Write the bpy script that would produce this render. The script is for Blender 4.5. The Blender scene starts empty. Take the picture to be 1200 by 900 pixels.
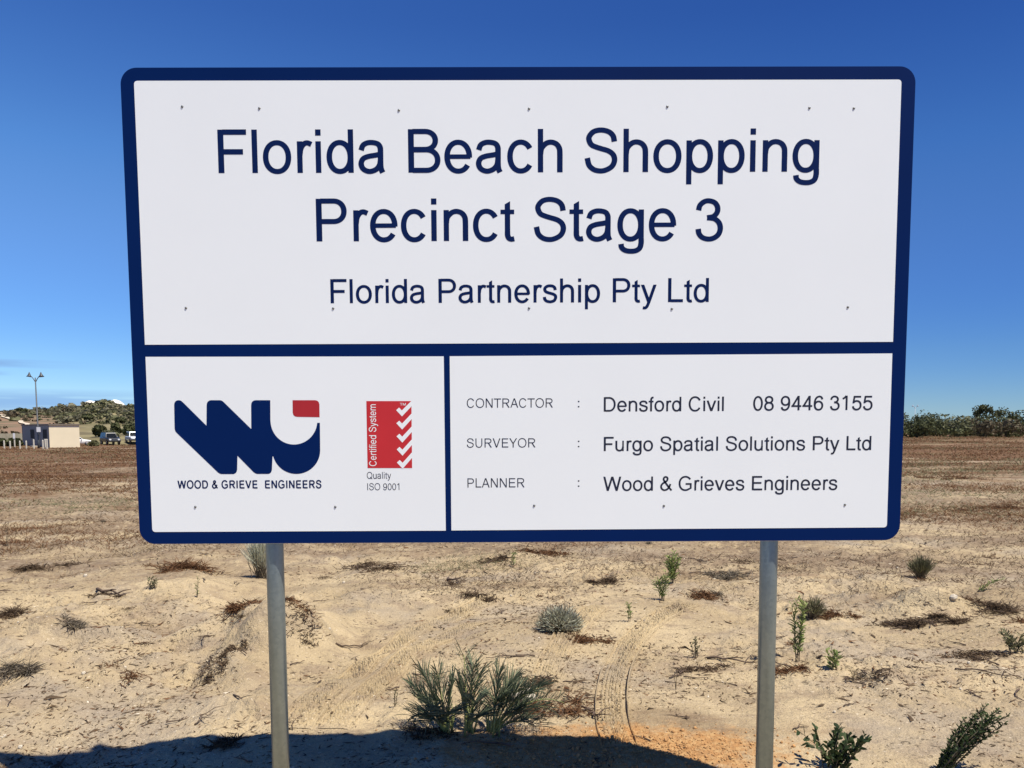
import bpy, math, random
import numpy as np
from mathutils import Vector, Matrix

random.seed(7)
RNG = np.random.default_rng(11)
R = math.radians
scene = bpy.context.scene
COL = scene.collection

# ------------------------------------------------------------------ camera
PITCH, YAW, ROLL = -0.0820, -0.0060, 0.0044
FPX, CX, CY = 950.0, 600.0, 582.1            # focal length and principal point, photo pixels
EYE = np.array([0.0, 0.0, 1.6])
cp, sp, cyw, syw, cr, sr = math.cos(PITCH), math.sin(PITCH), math.cos(YAW), math.sin(YAW), math.cos(ROLL), math.sin(ROLL)
RM = (np.array([[cyw, -syw, 0], [syw, cyw, 0], [0, 0, 1]]) @ np.array([[1, 0, 0], [0, cp, -sp], [0, sp, cp]])
      @ np.array([[cr, 0, sr], [0, 1, 0], [-sr, 0, cr]]))       # columns: right, forward, up
cam_data = bpy.data.cameras.new("camera")
cam = bpy.data.objects.new("camera", cam_data)
COL.objects.link(cam)
cam_data.sensor_width = 36.0
cam_data.lens = FPX / 1200 * 36
cam_data.shift_y = (CY - 450) / 1200
cam_data.clip_start, cam_data.clip_end = 0.05, 6000
mw = Matrix.Identity(4)
for i in range(3):
    mw[i][0], mw[i][1], mw[i][2], mw[i][3] = RM[i, 0], RM[i, 2], -RM[i, 1], EYE[i]
cam.matrix_world = mw
scene.camera = cam

# ------------------------------------------------------------------ light
SUN_EL, SUN_A = R(65), R(33)                 # elevation; how far in front of the sign's plane
world = bpy.data.worlds.new("World")
scene.world = world
world.use_nodes = True
wn, wl = world.node_tree.nodes, world.node_tree.links
bg = wn["Background"]
sky = wn.new("ShaderNodeTexSky")
sky.sky_type = 'NISHITA'
sky.sun_disc = False
sky.sun_elevation = SUN_EL
sky.sun_rotation = R(90) + SUN_A
sky.altitude = 0
sky.air_density, sky.dust_density, sky.ozone_density = 1.0, 0.0, 3.5
bg.inputs[1].default_value = 0.075

sun_data = bpy.data.lights.new("sun", 'SUN')
sun_data.energy = 5.0
sun_data.angle = R(0.53)
sun_data.color = (1.0, 0.94, 0.84)
sun = bpy.data.objects.new("sun", sun_data)
COL.objects.link(sun)
TO_SUN = Vector((math.cos(SUN_EL) * math.cos(SUN_A), -math.cos(SUN_EL) * math.sin(SUN_A), math.sin(SUN_EL)))
sun.rotation_euler = TO_SUN.to_track_quat('Z', 'Y').to_euler()
sun.location = (10, -10, 20)

scene.view_settings.view_transform = 'Standard'
scene.view_settings.look = 'None'
scene.view_settings.exposure = 0.56
scene.view_settings.gamma = 1.0
scene.view_settings.use_curve_mapping = False
scene.render.engine = 'CYCLES'
scene.cycles.max_bounces = 6
scene.cycles.use_denoising = True
scene.cycles.denoising_prefilter = 'ACCURATE'
scene.cycles.use_adaptive_sampling = False
scene.cycles.transparent_max_bounces = 4

# sky colour trim + the thin cloud streaks low on the left (placed by direction in the sky)
def wnode(t, **kw):
    n = wn.new(t)
    for k, v in kw.items():
        setattr(n, k, v)
    return n
def wmath(op, a, b=None, clamp=False):
    n = wnode("ShaderNodeMath", operation=op, use_clamp=clamp)
    for i, v in enumerate((a, b)):
        if v is None: continue
        if isinstance(v, (int, float)): n.inputs[i].default_value = v
        else: wl.new(v, n.inputs[i])
    return n.outputs[0]
hs = wnode("ShaderNodeHueSaturation")
hs.inputs["Hue"].default_value = 0.52
hs.inputs["Saturation"].default_value = 1.25
tc = wnode("ShaderNodeTexCoord")
sx = wnode("ShaderNodeSeparateXYZ")
wl.new(tc.outputs["Generated"], sx.inputs[0])
el = wmath('ARCSINE', sx.outputs[2])
az = wmath('ARCTAN2', sx.outputs[0], sx.outputs[1])
# clear sea air: the low sky stays pale blue instead of yellow
low = wnode("ShaderNodeMapRange", interpolation_type='SMOOTHSTEP')
wl.new(el, low.inputs[0])
low.inputs[1].default_value, low.inputs[2].default_value, low.inputs[3].default_value, low.inputs[4].default_value = 0.0, 0.32, 1.0, 0.0
tint = wnode("ShaderNodeMix", data_type='RGBA', blend_type='MULTIPLY')
wl.new(low.outputs[0], tint.inputs[0]); wl.new(sky.outputs[0], tint.inputs[6]); tint.inputs[7].default_value = (0.50, 0.72, 1.12, 1)
wl.new(tint.outputs[2], hs.inputs["Color"])
cmb = wnode("ShaderNodeCombineXYZ")
wl.new(wmath('MULTIPLY', az, 9.0), cmb.inputs[0])
wl.new(wmath('MULTIPLY', el, 150.0), cmb.inputs[1])
nz = wnode("ShaderNodeTexNoise")
nz.inputs["Scale"].default_value = 1.0
nz.inputs["Detail"].default_value = 4
wl.new(cmb.outputs[0], nz.inputs["Vector"])
def band(e0, wdt, a0, a1):
    d = wmath('DIVIDE', wmath('SUBTRACT', el, e0), wdt)
    g = wmath('SUBTRACT', 1.0, wmath('MULTIPLY', d, d), True)
    mr = wnode("ShaderNodeMapRange", interpolation_type='SMOOTHSTEP')
    wl.new(az, mr.inputs[0])
    mr.inputs[1].default_value, mr.inputs[2].default_value = a0, a1
    mr.inputs[3].default_value, mr.inputs[4].default_value = 1.0, 0.0
    return wmath('MULTIPLY', g, mr.outputs[0])
streaks = wmath('ADD', band(0.0715, 0.0050, -0.56, -0.45), wmath('ADD', band(0.0610, 0.0028, -0.57, -0.535), band(0.031, 0.016, -0.52, -0.28)), True)
nmr = wnode("ShaderNodeMapRange")
wl.new(nz.outputs[0], nmr.inputs[0])
nmr.inputs[1].default_value, nmr.inputs[2].default_value = 0.22, 0.50
cloud_f = wmath('MULTIPLY', wmath('MULTIPLY', streaks, nmr.outputs[0]), 0.85, True)
# deeper blue overhead, paler towards the horizon and towards the left
ramp = wnode("ShaderNodeValToRGB")
wl.new(wmath('DIVIDE', el, math.pi / 2, True), ramp.inputs[0])
cr_ = ramp.color_ramp
stops = [(0.0, (1.55, 1.48, 1.22)), (0.055, (1.66, 1.52, 1.15)), (0.19, (0.88, 1.28, 1.32)), (0.283, (0.64, 0.98, 1.16)), (1.0, (0.60, 0.92, 1.10))]
while len(cr_.elements) < len(stops): cr_.elements.new(0.5)
for e_, (p_, c_) in zip(cr_.elements, stops):
    e_.position = p_; e_.color = tuple(v / 2 for v in c_) + (1,)
azr = wnode("ShaderNodeMapRange", interpolation_type='SMOOTHSTEP')
wl.new(az, azr.inputs[0]); azr.inputs[1].default_value, azr.inputs[2].default_value = -0.75, 0.75
azm = wnode("ShaderNodeMix", data_type='RGBA')
wl.new(azr.outputs[0], azm.inputs[0]); azm.inputs[6].default_value = (0.72, 0.66, 0.60, 1); azm.inputs[7].default_value = (0.335, 0.365, 0.41, 1)
m1 = wnode("ShaderNodeVectorMath", operation='MULTIPLY'); wl.new(hs.outputs[0], m1.inputs[0]); wl.new(ramp.outputs[0], m1.inputs[1])
m2 = wnode("ShaderNodeVectorMath", operation='MULTIPLY'); wl.new(m1.outputs[0], m2.inputs[0]); wl.new(azm.outputs[2], m2.inputs[1])
m3 = wnode("ShaderNodeVectorMath", operation='SCALE'); wl.new(m2.outputs[0], m3.inputs[0]); m3.inputs[3].default_value = 3.4
cmix = wnode("ShaderNodeMix", data_type='RGBA')
wl.new(cloud_f, cmix.inputs[0])
wl.new(m3.outputs[0], cmix.inputs[6])
cmix.inputs[7].default_value = (2.3, 4.2, 7.4, 1)
wl.new(cmix.outputs[2], bg.inputs[0])

# ------------------------------------------------------------------ helpers
def ray(px, py):
    d = RM @ np.array([(px - CX) / FPX, 1.0, (CY - py) / FPX])
    return d / np.linalg.norm(d)

def tag(o, label=None, cat=None, group=None, kind=None):
    if label: o["label"] = label
    if cat: o["category"] = cat
    if group: o["group"] = group
    if kind: o["kind"] = kind
    return o

def empty(name, loc, label, cat, group=None, rz=0.0):
    o = bpy.data.objects.new(name, None)
    COL.objects.link(o)
    o.location = loc
    o.rotation_euler = (0, 0, rz)
    o.empty_display_size = 0.1
    return tag(o, label, cat, group)

def copy_tree(o):
    c = o.copy(); COL.objects.link(c)
    for ch in o.children:
        d = ch.copy(); COL.objects.link(d); d.parent = c
        for g in ch.children:
            e = g.copy(); COL.objects.link(e); e.parent = d
    return c

class MB:
    """collects vertices and faces, then links them as one mesh object"""
    def __init__(s): s.v, s.f, s.n = [], [], 0
    def add(s, verts, faces):
        verts = np.asarray(verts, float).reshape(-1, 3)
        s.v.append(verts)
        s.f.extend([tuple(int(i) + s.n for i in f) for f in faces])
        s.n += len(verts)
    def box(s, c, d, rz=0.0, taper=(1, 1)):
        x, y, z = d[0] / 2, d[1] / 2, d[2] / 2
        p = np.array([(-x, -y, -z), (x, -y, -z), (x, y, -z), (-x, y, -z),
                      (-x * taper[0], -y * taper[1], z), (x * taper[0], -y * taper[1], z), (x * taper[0], y * taper[1], z), (-x * taper[0], y * taper[1], z)])
        c_, s_ = math.cos(rz), math.sin(rz)
        p = p @ np.array([[c_, s_, 0], [-s_, c_, 0], [0, 0, 1]]) + np.asarray(c)
        s.add(p, [(0, 3, 2, 1), (4, 5, 6, 7), (0, 1, 5, 4), (1, 2, 6, 5), (2, 3, 7, 6), (3, 0, 4, 7)])
    def tube(s, pts, rad, n=8, caps=True):
        pts = np.asarray(pts, float)
        if np.isscalar(rad): rad = [rad] * len(pts)
        vs = []
        for i, p in enumerate(pts):
            t = pts[min(i + 1, len(pts) - 1)] - pts[max(i - 1, 0)]
            t /= np.linalg.norm(t) + 1e-9
            a = np.cross(t, (0, 0, 1.0) if abs(t[2]) < 0.9 else (1.0, 0, 0)); a /= np.linalg.norm(a)
            b = np.cross(t, a)
            for k in range(n):
                w = 2 * math.pi * k / n
                vs.append(p + rad[i] * (a * math.cos(w) + b * math.sin(w)))
        fs = []
        for i in range(len(pts) - 1):
            for k in range(n):
                k2 = (k + 1) % n
                fs.append((i * n + k, i * n + k2, (i + 1) * n + k2, (i + 1) * n + k))
        if caps:
            fs.append(tuple(range(n - 1, -1, -1))); fs.append(tuple((len(pts) - 1) * n + k for k in range(n)))
        s.add(vs, fs)
    def prism(s, poly, axis, a, b):
        """outline extruded; axis 'x': poly=(y,z), axis 'y': poly=(x,z), axis 'z': poly=(x,y)"""
        n = len(poly)
        def P(p, t):
            return (t, p[0], p[1]) if axis == 'x' else (p[0], t, p[1]) if axis == 'y' else (p[0], p[1], t)
        vs = [P(p, a) for p in poly] + [P(p, b) for p in poly]
        fs = [tuple(range(n)), tuple(range(2 * n - 1, n - 1, -1))] + [(i, i + n, (i + 1) % n + n, (i + 1) % n) for i in range(n)]
        s.add(vs, fs)
    def blade(s, p0, d, L, w, droop=0.3, segs=3, side=None):
        p0 = np.asarray(p0, float); d = np.asarray(d, float); d = d / (np.linalg.norm(d) + 1e-9)
        if side is None:
            side = np.cross(d, (RNG.normal(), RNG.normal(), RNG.normal() + 0.3))
        side = side / (np.linalg.norm(side) + 1e-9)
        vs, fs = [], []
        for i in range(segs):
            t = i / segs
            c = p0 + d * (t * L) + np.array((0, 0, -droop * t * t * L))
            ww = w * (0.55 + 0.9 * t if t < 0.5 else 1.0 - 0.9 * (t - 0.5)) * 0.5
            vs += [c - side * ww, c + side * ww]
        vs.append(p0 + d * L + np.array((0, 0, -droop * L)))
        for i in range(segs - 1):
            fs.append((2 * i, 2 * i + 1, 2 * i + 3, 2 * i + 2))
        fs.append((2 * segs - 2, 2 * segs - 1, 2 * segs))
        s.add(vs, fs)
    def rows(s, verts, faces):
        s.add(verts, faces)
    def build(s, name, mat, parent=None, smooth=False, bevel=0.0):
        me = bpy.data.meshes.new(name)
        V = np.concatenate(s.v) if s.v else np.zeros((0, 3))
        me.from_pydata(V.tolist(), [], s.f)
        if smooth:
            me.polygons.foreach_set("use_smooth", [True] * len(me.polygons))
        me.materials.append(mat)
        me.update()
        o = bpy.data.objects.new(name, me)
        COL.objects.link(o)
        if parent is not None: o.parent = parent
        if bevel:
            m = o.modifiers.new("bevel", 'BEVEL'); m.width = bevel; m.segments = 2; m.limit_method = 'ANGLE'
        return o

def big_mesh(name, V, F, mat, smooth=True, parent=None):
    """V (n,3), F (m,4) or (m,3) arrays"""
    me = bpy.data.meshes.new(name)
    k = F.shape[1]
    me.vertices.add(len(V)); me.vertices.foreach_set("co", V.astype(np.float32).ravel())
    me.loops.add(F.size); me.loops.foreach_set("vertex_index", F.astype(np.int32).ravel())
    me.polygons.add(len(F)); me.polygons.foreach_set("loop_start", np.arange(0, F.size, k, dtype=np.int32))
    me.update(calc_edges=True); me.validate()
    if smooth: me.polygons.foreach_set("use_smooth", np.ones(len(me.polygons), bool))
    me.materials.append(mat)
    o = bpy.data.objects.new(name, me); COL.objects.link(o)
    if parent is not None: o.parent = parent
    return o

# materials ------------------------------------------------------------
def new_mat(name):
    m = bpy.data.materials.new(name); m.use_nodes = True
    nt = m.node_tree
    return m, nt.nodes, nt.links, nt.nodes["Principled BSDF"]

def mat(name, col, rough=0.6, metal=0.0, var=0.15, scale=8.0, spec=0.5, bump=0.0, sheen=None, transl=0.0):
    m, n, l, b = new_mat(name)
    b.inputs["Roughness"].default_value = rough
    b.inputs["Metallic"].default_value = metal
    b.inputs["Specular IOR Level"].default_value = spec
    t = n.new("ShaderNodeTexCoord"); z = n.new("ShaderNodeTexNoise"); z.inputs["Scale"].default_value = scale; z.inputs["Detail"].default_value = 5
    l.new(t.outputs["Object"], z.inputs["Vector"])
    r = n.new("ShaderNodeValToRGB"); l.new(z.outputs[0], r.inputs[0])
    r.color_ramp.elements[0].position, r.color_ramp.elements[1].position = 0.3, 0.7
    c = np.array(col)
    r.color_ramp.elements[0].color = (*np.clip(c * (1 - var), 0, 1), 1)
    r.color_ramp.elements[1].color = (*np.clip(c * (1 + var), 0, 1), 1)
    l.new(r.outputs[0], b.inputs["Base Color"])
    if bump:
        bp = n.new("ShaderNodeBump"); bp.inputs["Strength"].default_value = bump; bp.inputs["Distance"].default_value = 0.01
        l.new(z.outputs[0], bp.inputs["Height"]); l.new(bp.outputs[0], b.inputs["Normal"])
    if transl:
        tr = n.new("ShaderNodeBsdfTranslucent"); l.new(r.outputs[0], tr.inputs[0])
        mx = n.new("ShaderNodeMixShader"); mx.inputs[0].default_value = transl
        out = n["Material Output"]
        l.new(b.outputs[0], mx.inputs[1]); l.new(tr.outputs[0], mx.inputs[2]); l.new(mx.outputs[0], out.inputs[0])
    return m

def leaf_mat(name, ca, cb, scale=3.0, rough=0.55):
    """foliage: colour varies leaf by leaf and clump by clump"""
    m, n, l, b = new_mat(name)
    g = n.new("ShaderNodeNewGeometry"); t = n.new("ShaderNodeTexCoord")
    z = n.new("ShaderNodeTexNoise"); z.inputs["Scale"].default_value = scale; z.inputs["Detail"].default_value = 3
    l.new(t.outputs["Object"], z.inputs["Vector"])
    a = n.new("ShaderNodeMath"); a.operation = 'MULTIPLY_ADD'
    l.new(g.outputs["Random Per Island"], a.inputs[0]); a.inputs[1].default_value = 0.55
    s2 = n.new("ShaderNodeMath"); s2.operation = 'MULTIPLY_ADD'; l.new(z.outputs[0], s2.inputs[0]); s2.inputs[1].default_value = 1.2; s2.inputs[2].default_value = -0.38
    l.new(s2.outputs[0], a.inputs[2])
    r = n.new("ShaderNodeValToRGB"); l.new(a.outputs[0], r.inputs[0])
    r.color_ramp.elements[0].color = (*ca, 1); r.color_ramp.elements[1].color = (*cb, 1)
    l.new(r.outputs[0], b.inputs["Base Color"]); b.inputs["Roughness"].default_value = rough
    b.inputs["Specular IOR Level"].default_value = 0.12
    tr = n.new("ShaderNodeBsdfTranslucent"); l.new(r.outputs[0], tr.inputs[0])
    mx = n.new("ShaderNodeMixShader"); mx.inputs[0].default_value = 0.22
    l.new(b.outputs[0], mx.inputs[1]); l.new(tr.outputs[0], mx.inputs[2]); l.new(mx.outputs[0], n["Material Output"].inputs[0])
    return m

# noise for the terrain ------------------------------------------------
def vnoise(x, y, seed=0):
    xi, yi = np.floor(x).astype(np.int64), np.floor(y).astype(np.int64)
    xf, yf = x - xi, y - yi
    u, v = xf * xf * xf * (xf * (xf * 6 - 15) + 10), yf * yf * yf * (yf * (yf * 6 - 15) + 10)
    def h(i, j):
        n = (i * 374761393 + j * 668265263 + seed * 144269504) & 0xFFFFFFFF
        n = ((n ^ (n >> 13)) * 1274126177) & 0xFFFFFFFF
        return ((n ^ (n >> 16)) & 0xFFFF) / 65535.0 - 0.5
    a, b, c, d = h(xi, yi), h(xi + 1, yi), h(xi, yi + 1), h(xi + 1, yi + 1)
    return a + (b - a) * u + (c - a) * v + (a - b - c + d) * u * v
def fbm(x, y, sc, oct=3, seed=0):
    s, a = 0.0, 1.0
    for o in range(oct):
        s = s + a * vnoise(x / sc + 17.3 * o, y / sc - 9.1 * o, seed + o); sc = sc * 0.5; a *= 0.5
    return s
def sstep(a, b, x):
    t = np.clip((x - a) / (b - a), 0, 1)
    return t * t * (3 - 2 * t)

def flat_point(px, py, z=0.0):
    d = ray(px, py); t = (z - EYE[2]) / d[2]
    return EYE + d * t

MOUNDS = []     # (x, y, height, sx_left, sx_right, sy_near, sy_far)
def mound(px, py, hgt, sl, sr_, sn, sf):
    p = flat_point(px, py); MOUNDS.append((p[0], p[1], hgt, sl, sr_, sn, sf))
mound(283, 752, 0.21, 0.10, 0.45, 0.45, 0.55)
mound(215, 690, 0.06, 0.25, 0.5, 0.3, 0.5)
mound(60, 745, 0.14, 0.35, 0.5, 0.10, 0.5)
mound(120, 795, 0.10, 0.4, 0.5, 0.09, 0.4)
mound(175, 745, 0.08, 0.3, 0.25, 0.10, 0.3)
mound(205, 785, -0.11, 0.35, 0.25, 0.4, 0.4)
mound(20, 705, 0.07, 0.3, 0.5, 0.2, 0.5)
mound(1090, 716, 0.20, 0.30, 0.36, 0.08, 0.5)
mound(1190, 705, 0.08, 0.3, 0.6, 0.15, 0.5)
mound(1195, 750, 0.06, 0.2, 0.5, 0.12, 0.5)
mound(640, 640, 0.10, 1.2, 1.2, 0.5, 1.0)
mound(930, 790, 0.04, 0.7, 0.5, 0.25, 0.5)
mound(400, 700, 0.05, 0.5, 0.6, 0.3, 0.5)

MOUNDS += [(-2.7, 3.95, -0.13, 2.0, 0.8, 0.5, 0.45), (0.3, 3.55, -0.05, 1.5, 2.0, 0.5, 0.3)]

def smooth_line(pts):
    P = np.array([flat_point(*p)[:2] for p in pts])
    for _ in range(3):
        Q = [P[0]]
        for a, b in zip(P[:-1], P[1:]): Q += [0.75 * a + 0.25 * b, 0.25 * a + 0.75 * b]
        P = np.array(Q + [P[-1]])
    return P
TRACK_LINES = [(smooth_line(p), w) for p, w in (
    ([(727, 872), (717, 845), (716, 815), (722, 785), (740, 757), (775, 730), (815, 708)], 0.16),
    ([(640, 800), (652, 775), (668, 750), (690, 728), (705, 716)], 0.17),
    ([(344, 856), (380, 815), (420, 780), (460, 752), (520, 724), (585, 703)], 0.17),
    ([(390, 856), (425, 818), (462, 785), (515, 752), (570, 727)], 0.15))]

def ground_z(x, y):
    x, y = np.asarray(x, float), np.asarray(y, float)
    r = np.hypot(x, y)
    near = 1 - sstep(18, 45, r)
    patch = np.clip(0.55 + 1.6 * fbm(x, y, 1.1, 2, 71), 0.12, 1.5)
    rough = (0.048 * fbm(x, y, 0.20, 4, 9) * near + 0.030 * np.abs(fbm(x, y, 0.11, 3, 15)) * near + 0.014 * fbm(x, y, 0.05, 2, 13) * (1 - sstep(7, 14, r))) * patch
    for C_, w_ in TRACK_LINES:
        if r.max() > 3.4 and r.min() < 14:
            lo, hi = C_.min(0) - 0.5, C_.max(0) + 0.5
            inb = (x > lo[0]) & (x < hi[0]) & (y > lo[1]) & (y < hi[1])
            if np.any(inb):
                xs, ys = np.atleast_1d(x)[np.atleast_1d(inb)], np.atleast_1d(y)[np.atleast_1d(inb)]
                dd = np.full(len(xs), 9.0)
                for q in C_: dd = np.minimum(dd, np.hypot(xs - q[0], ys - q[1]))
                k_ = np.ones(np.atleast_1d(x).shape); k_[np.atleast_1d(inb)] = 1 - 0.88 * np.exp(-(dd / (w_ * 0.85)) ** 4)
                rough = rough * (k_ if np.ndim(x) else k_[0])
    rough = rough * (0.45 + 0.55 * sstep(3.9, 4.5, y))
    z = 0.10 * fbm(x, y, 3.2, 3, 3) * (0.35 + 0.65 * near) + 0.085 * fbm(x, y, 0.75, 3, 5) * near * (0.6 + 0.6 * (1 - sstep(-1.6, 0.6, x))) * (0.25 + 0.75 * sstep(4.1, 5.0, y)) + rough
    z = z + 0.35 * fbm(x, y, 22.0, 2, 21) * sstep(12, 40, r)
    z = z + 0.27 * fbm(x, y, 0.55, 3, 31) * np.exp(-((x + 2.2) / 1.4) ** 2 - ((y - 6.3) / 1.6) ** 2) * sstep(4.2, 5.0, y)
    for mx, my, h, sl, sr_, sn, sf in MOUNDS:
        dx, dy = x - mx, y - my
        z = z + h * np.exp(-(dx / np.where(dx < 0, sl, sr_)) ** 2 - (dy / np.where(dy < 0, sn, sf)) ** 2)
    return z

# hill on the left: ridge height read along each direction
RPX = np.array([-700, -300, -100, 0, 25, 50, 80, 100, 115, 128, 145, 158, 200, 260, 330, 430, 520])
RYY = np.array([486, 484, 485, 484.5, 484.5, 484, 482.5, 480.5, 478.5, 475.5, 481, 484, 482, 488, 494, 500, 503])
def hill_z(x, y):
    x, y = np.asarray(x, float), np.asarray(y, float)
    r = np.hypot(x, y)
    px = CX + FPX * (RM[0, 0] * x + RM[1, 0] * y) / np.maximum(RM[0, 1] * x + RM[1, 1] * y, 1.0)
    ridge = (504 - np.interp(px, RPX, RYY)) * 265 / FPX + 1.6
    ridge = ridge - 1.6 * sstep(330, 520, px)
    f = 0.30 * sstep(112, 165, r) + 0.70 * sstep(150, 262, r)
    z = ridge * f * (1 - 0.75 * sstep(275, 430, r)) - 0.9 * (1 - sstep(108, 125, r)) - 1.2 * sstep(400, 440, r) - 1.0 * sstep(430, 520, px)
    return z + fbm(x, y, 14.0, 3, 41) * (0.35 + 0.75 * sstep(30, 110, px)) * sstep(120, 170, r) * (1 - 0.8 * sstep(480, 520, px))

def terrain(x, y):
    return np.maximum(ground_z(x, y), np.where((np.asarray(y) > 100), hill_z(x, y), -9))

T_MARCH = np.geomspace(1.5, 640, 2600)
def gp(px, py):
    """where the line of sight through a measured photo point meets the terrain"""
    d = ray(px, py)
    lo, hi = T_MARCH[0], T_MARCH[-1]
    t = T_MARCH
    for _ in range(3):
        P = EYE + d * t[:, None]
        hit = np.nonzero(P[:, 2] <= terrain(P[:, 0], P[:, 1]))[0]
        if len(hit) == 0: break
        k_ = max(int(hit[0]), 1)
        t = np.linspace(t[k_ - 1], t[k_], 40)
    q = EYE + d * (t[-1] if len(hit) else 600)
    return Vector((q[0], q[1], float(terrain(q[0], q[1]))))
def at_depth(px, dist):
    """point on the terrain at a given distance in the direction of a photo column"""
    d = ray(px, 505); x = d[0] / d[1] * dist
    return Vector((x, dist, float(terrain(x, dist))))
def mpp(p):   # metres per photo pixel at a point
    return float((np.array(p) - EYE) @ RM[:, 1]) / FPX

# ------------------------------------------------------------------ ground sheet
def sand_material(name):
    m, n, l, b = new_mat(name)
    b.inputs["Roughness"].default_value = 0.95
    b.inputs["Specular IOR Level"].default_value = 0.15
    geo = n.new("ShaderNodeNewGeometry")
    sep = n.new("ShaderNodeSeparateXYZ"); l.new(geo.outputs["Position"], sep.inputs[0])
    def noise(scale, det=4, rough=0.55, vec=None, sq=None):
        z = n.new("ShaderNodeTexNoise"); z.inputs["Scale"].default_value = scale; z.inputs["Detail"].default_value = det; z.inputs["Roughness"].default_value = rough
        if sq:
            mp = n.new("ShaderNodeMapping"); mp.inputs["Scale"].default_value = sq; l.new(geo.outputs["Position"], mp.inputs[0]); l.new(mp.outputs[0], z.inputs["Vector"])
        else:
            l.new(geo.outputs["Position"], z.inputs["Vector"])
        return z.outputs[0]
    def mr(v, a, b_, c=0.0, d=1.0, smooth=True):
        q = n.new("ShaderNodeMapRange"); q.interpolation_type = 'SMOOTHSTEP' if smooth else 'LINEAR'
        l.new(v, q.inputs[0])
        for i, w in enumerate((a, b_, c, d)): q.inputs[i + 1].default_value = w
        return q.outputs[0]
    def mth(op, a, b_=None, cl=False):
        q = n.new("ShaderNodeMath"); q.operation = op; q.use_clamp = cl
        for i, w in enumerate((a, b_)):
            if w is None: continue
            if isinstance(w, (int, float)): q.inputs[i].default_value = w
            else: l.new(w, q.inputs[i])
        return q.outputs[0]
    def mix(f, a, b_):
        q = n.new("ShaderNodeMix"); q.data_type = 'RGBA'
        if isinstance(f, float): q.inputs[0].default_value = f
        else: l.new(f, q.inputs[0])
        for i, w in ((6, a), (7, b_)):
            if isinstance(w, tuple): q.inputs[i].default_value = (*w, 1)
            else: l.new(w, q.inputs[i])
        return q.outputs[2]
    ln = n.new("ShaderNodeVectorMath"); ln.operation = 'LENGTH'; l.new(geo.outputs["Position"], ln.inputs[0])
    dist = ln.outputs["Value"]
    # bleached sand, warmer and greyer drifts
    c = mix(mr(noise(0.9, 5), 0.35, 0.65), (0.35, 0.270, 0.156), (0.475, 0.375, 0.222))
    c = mix(mr(noise(2.3, 6, 0.68, sq=(1, 1.6, 1)), 0.47, 0.66), c, (0.285, 0.215, 0.135))
    c = mix(mth('MULTIPLY', mr(noise(0.55, 5, 0.65), 0.48, 0.64), 0.75), c, (0.30, 0.25, 0.185))
    # grain and grit
    c = mix(mth('MULTIPLY', mr(noise(130, 4, 0.7), 0.46, 0.66), 0.6), c, (0.25, 0.185, 0.125))
    c = mix(mth('MULTIPLY', mr(noise(60, 2), 0.62, 0.75), 0.6), c, (0.66, 0.56, 0.42))
    # dark scraps of old plant matter in the sand, in drifts
    scr = mr(noise(34, 4, 0.78, sq=(0.75, 1, 1)), 0.565, 0.62)
    drift = mr(mth('ADD', noise(1.5, 5, 0.65, sq=(0.8, 1.2, 1)), mr(dist, 5.0, 10.0, 0.0, 0.08)), 0.46, 0.60)
    c = mix(mth('MULTIPLY', mth('MULTIPLY', scr, drift), 0.85), c, (0.075, 0.055, 0.036))
    # brown trampled plant dust in broad uneven patches, more of it farther out
    dustp = mth('ADD', noise(0.42, 6, 0.66, sq=(0.6, 1.4, 1)), mr(dist, 5.0, 13.0, -0.05, 0.13))
    c = mix(mth('MULTIPLY', mr(dustp, 0.50, 0.66), mr(noise(9, 5, 0.75), 0.30, 0.55)), c, (0.20, 0.145, 0.092))
    # dead reddish weed cover, thicker with distance
    cov = mr(dist, 7.0, 60.0, 0.02, 0.27)
    pat = mth('ADD', noise(0.22, 7, 0.68, sq=(0.7, 1.5, 1)), cov)
    w = mr(pat, 0.56, 0.74)
    wc = mix(mr(noise(1.7, 6, 0.7), 0.35, 0.65), (0.090, 0.043, 0.020), (0.175, 0.100, 0.052))
    wc = mix(mr(noise(0.12, 3), 0.55, 0.7), wc, (0.17, 0.13, 0.065))
    c = mix(mth('MULTIPLY', w, mr(noise(6.5, 5, 0.75), 0.22, 0.50)), c, wc)
    # grey old cut timber dust band and sandy bald spots far out
    c = mix(mth('MULTIPLY', mr(noise(0.09, 5, 0.6, sq=(0.35, 1.6, 1)), 0.55, 0.66), mr(dist, 14, 40, 0, 0.75)), c, (0.36, 0.28, 0.185))
    # orange fill sand dug out round the posts
    ox = mth('DIVIDE', mth('SUBTRACT', sep.outputs[0], 0.55), 1.0); oy = mth('DIVIDE', mth('SUBTRACT', sep.outputs[1], 3.98), 0.34)
    od = mth('ADD', mth('MULTIPLY', ox, ox), mth('MULTIPLY', oy, oy))
    of = mr(mth('ADD', od, mth('MULTIPLY', noise(6.0, 6, 0.72), 3.4)), 1.9, 2.9, 1.0, 0.0)
    oc = mix(mr(noise(30, 3), 0.4, 0.65), (0.36, 0.185, 0.068), (0.44, 0.265, 0.112))
    c = mix(mth('MULTIPLY', of, 0.92), c, oc)
    l.new(c, b.inputs["Base Color"])
    bh = mth('ADD', mth('MULTIPLY', noise(48, 4, 0.65), 0.5), mth('MULTIPLY', noise(11, 4, 0.6), 1.0))
    bp = n.new("ShaderNodeBump"); bp.inputs["Strength"].default_value = 0.8; bp.inputs["Distance"].default_value = 0.045
    l.new(bh, bp.inputs["Height"]); l.new(bp.outputs[0], b.inputs["Normal"])
    return m
M_SAND = sand_material("sand")

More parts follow.
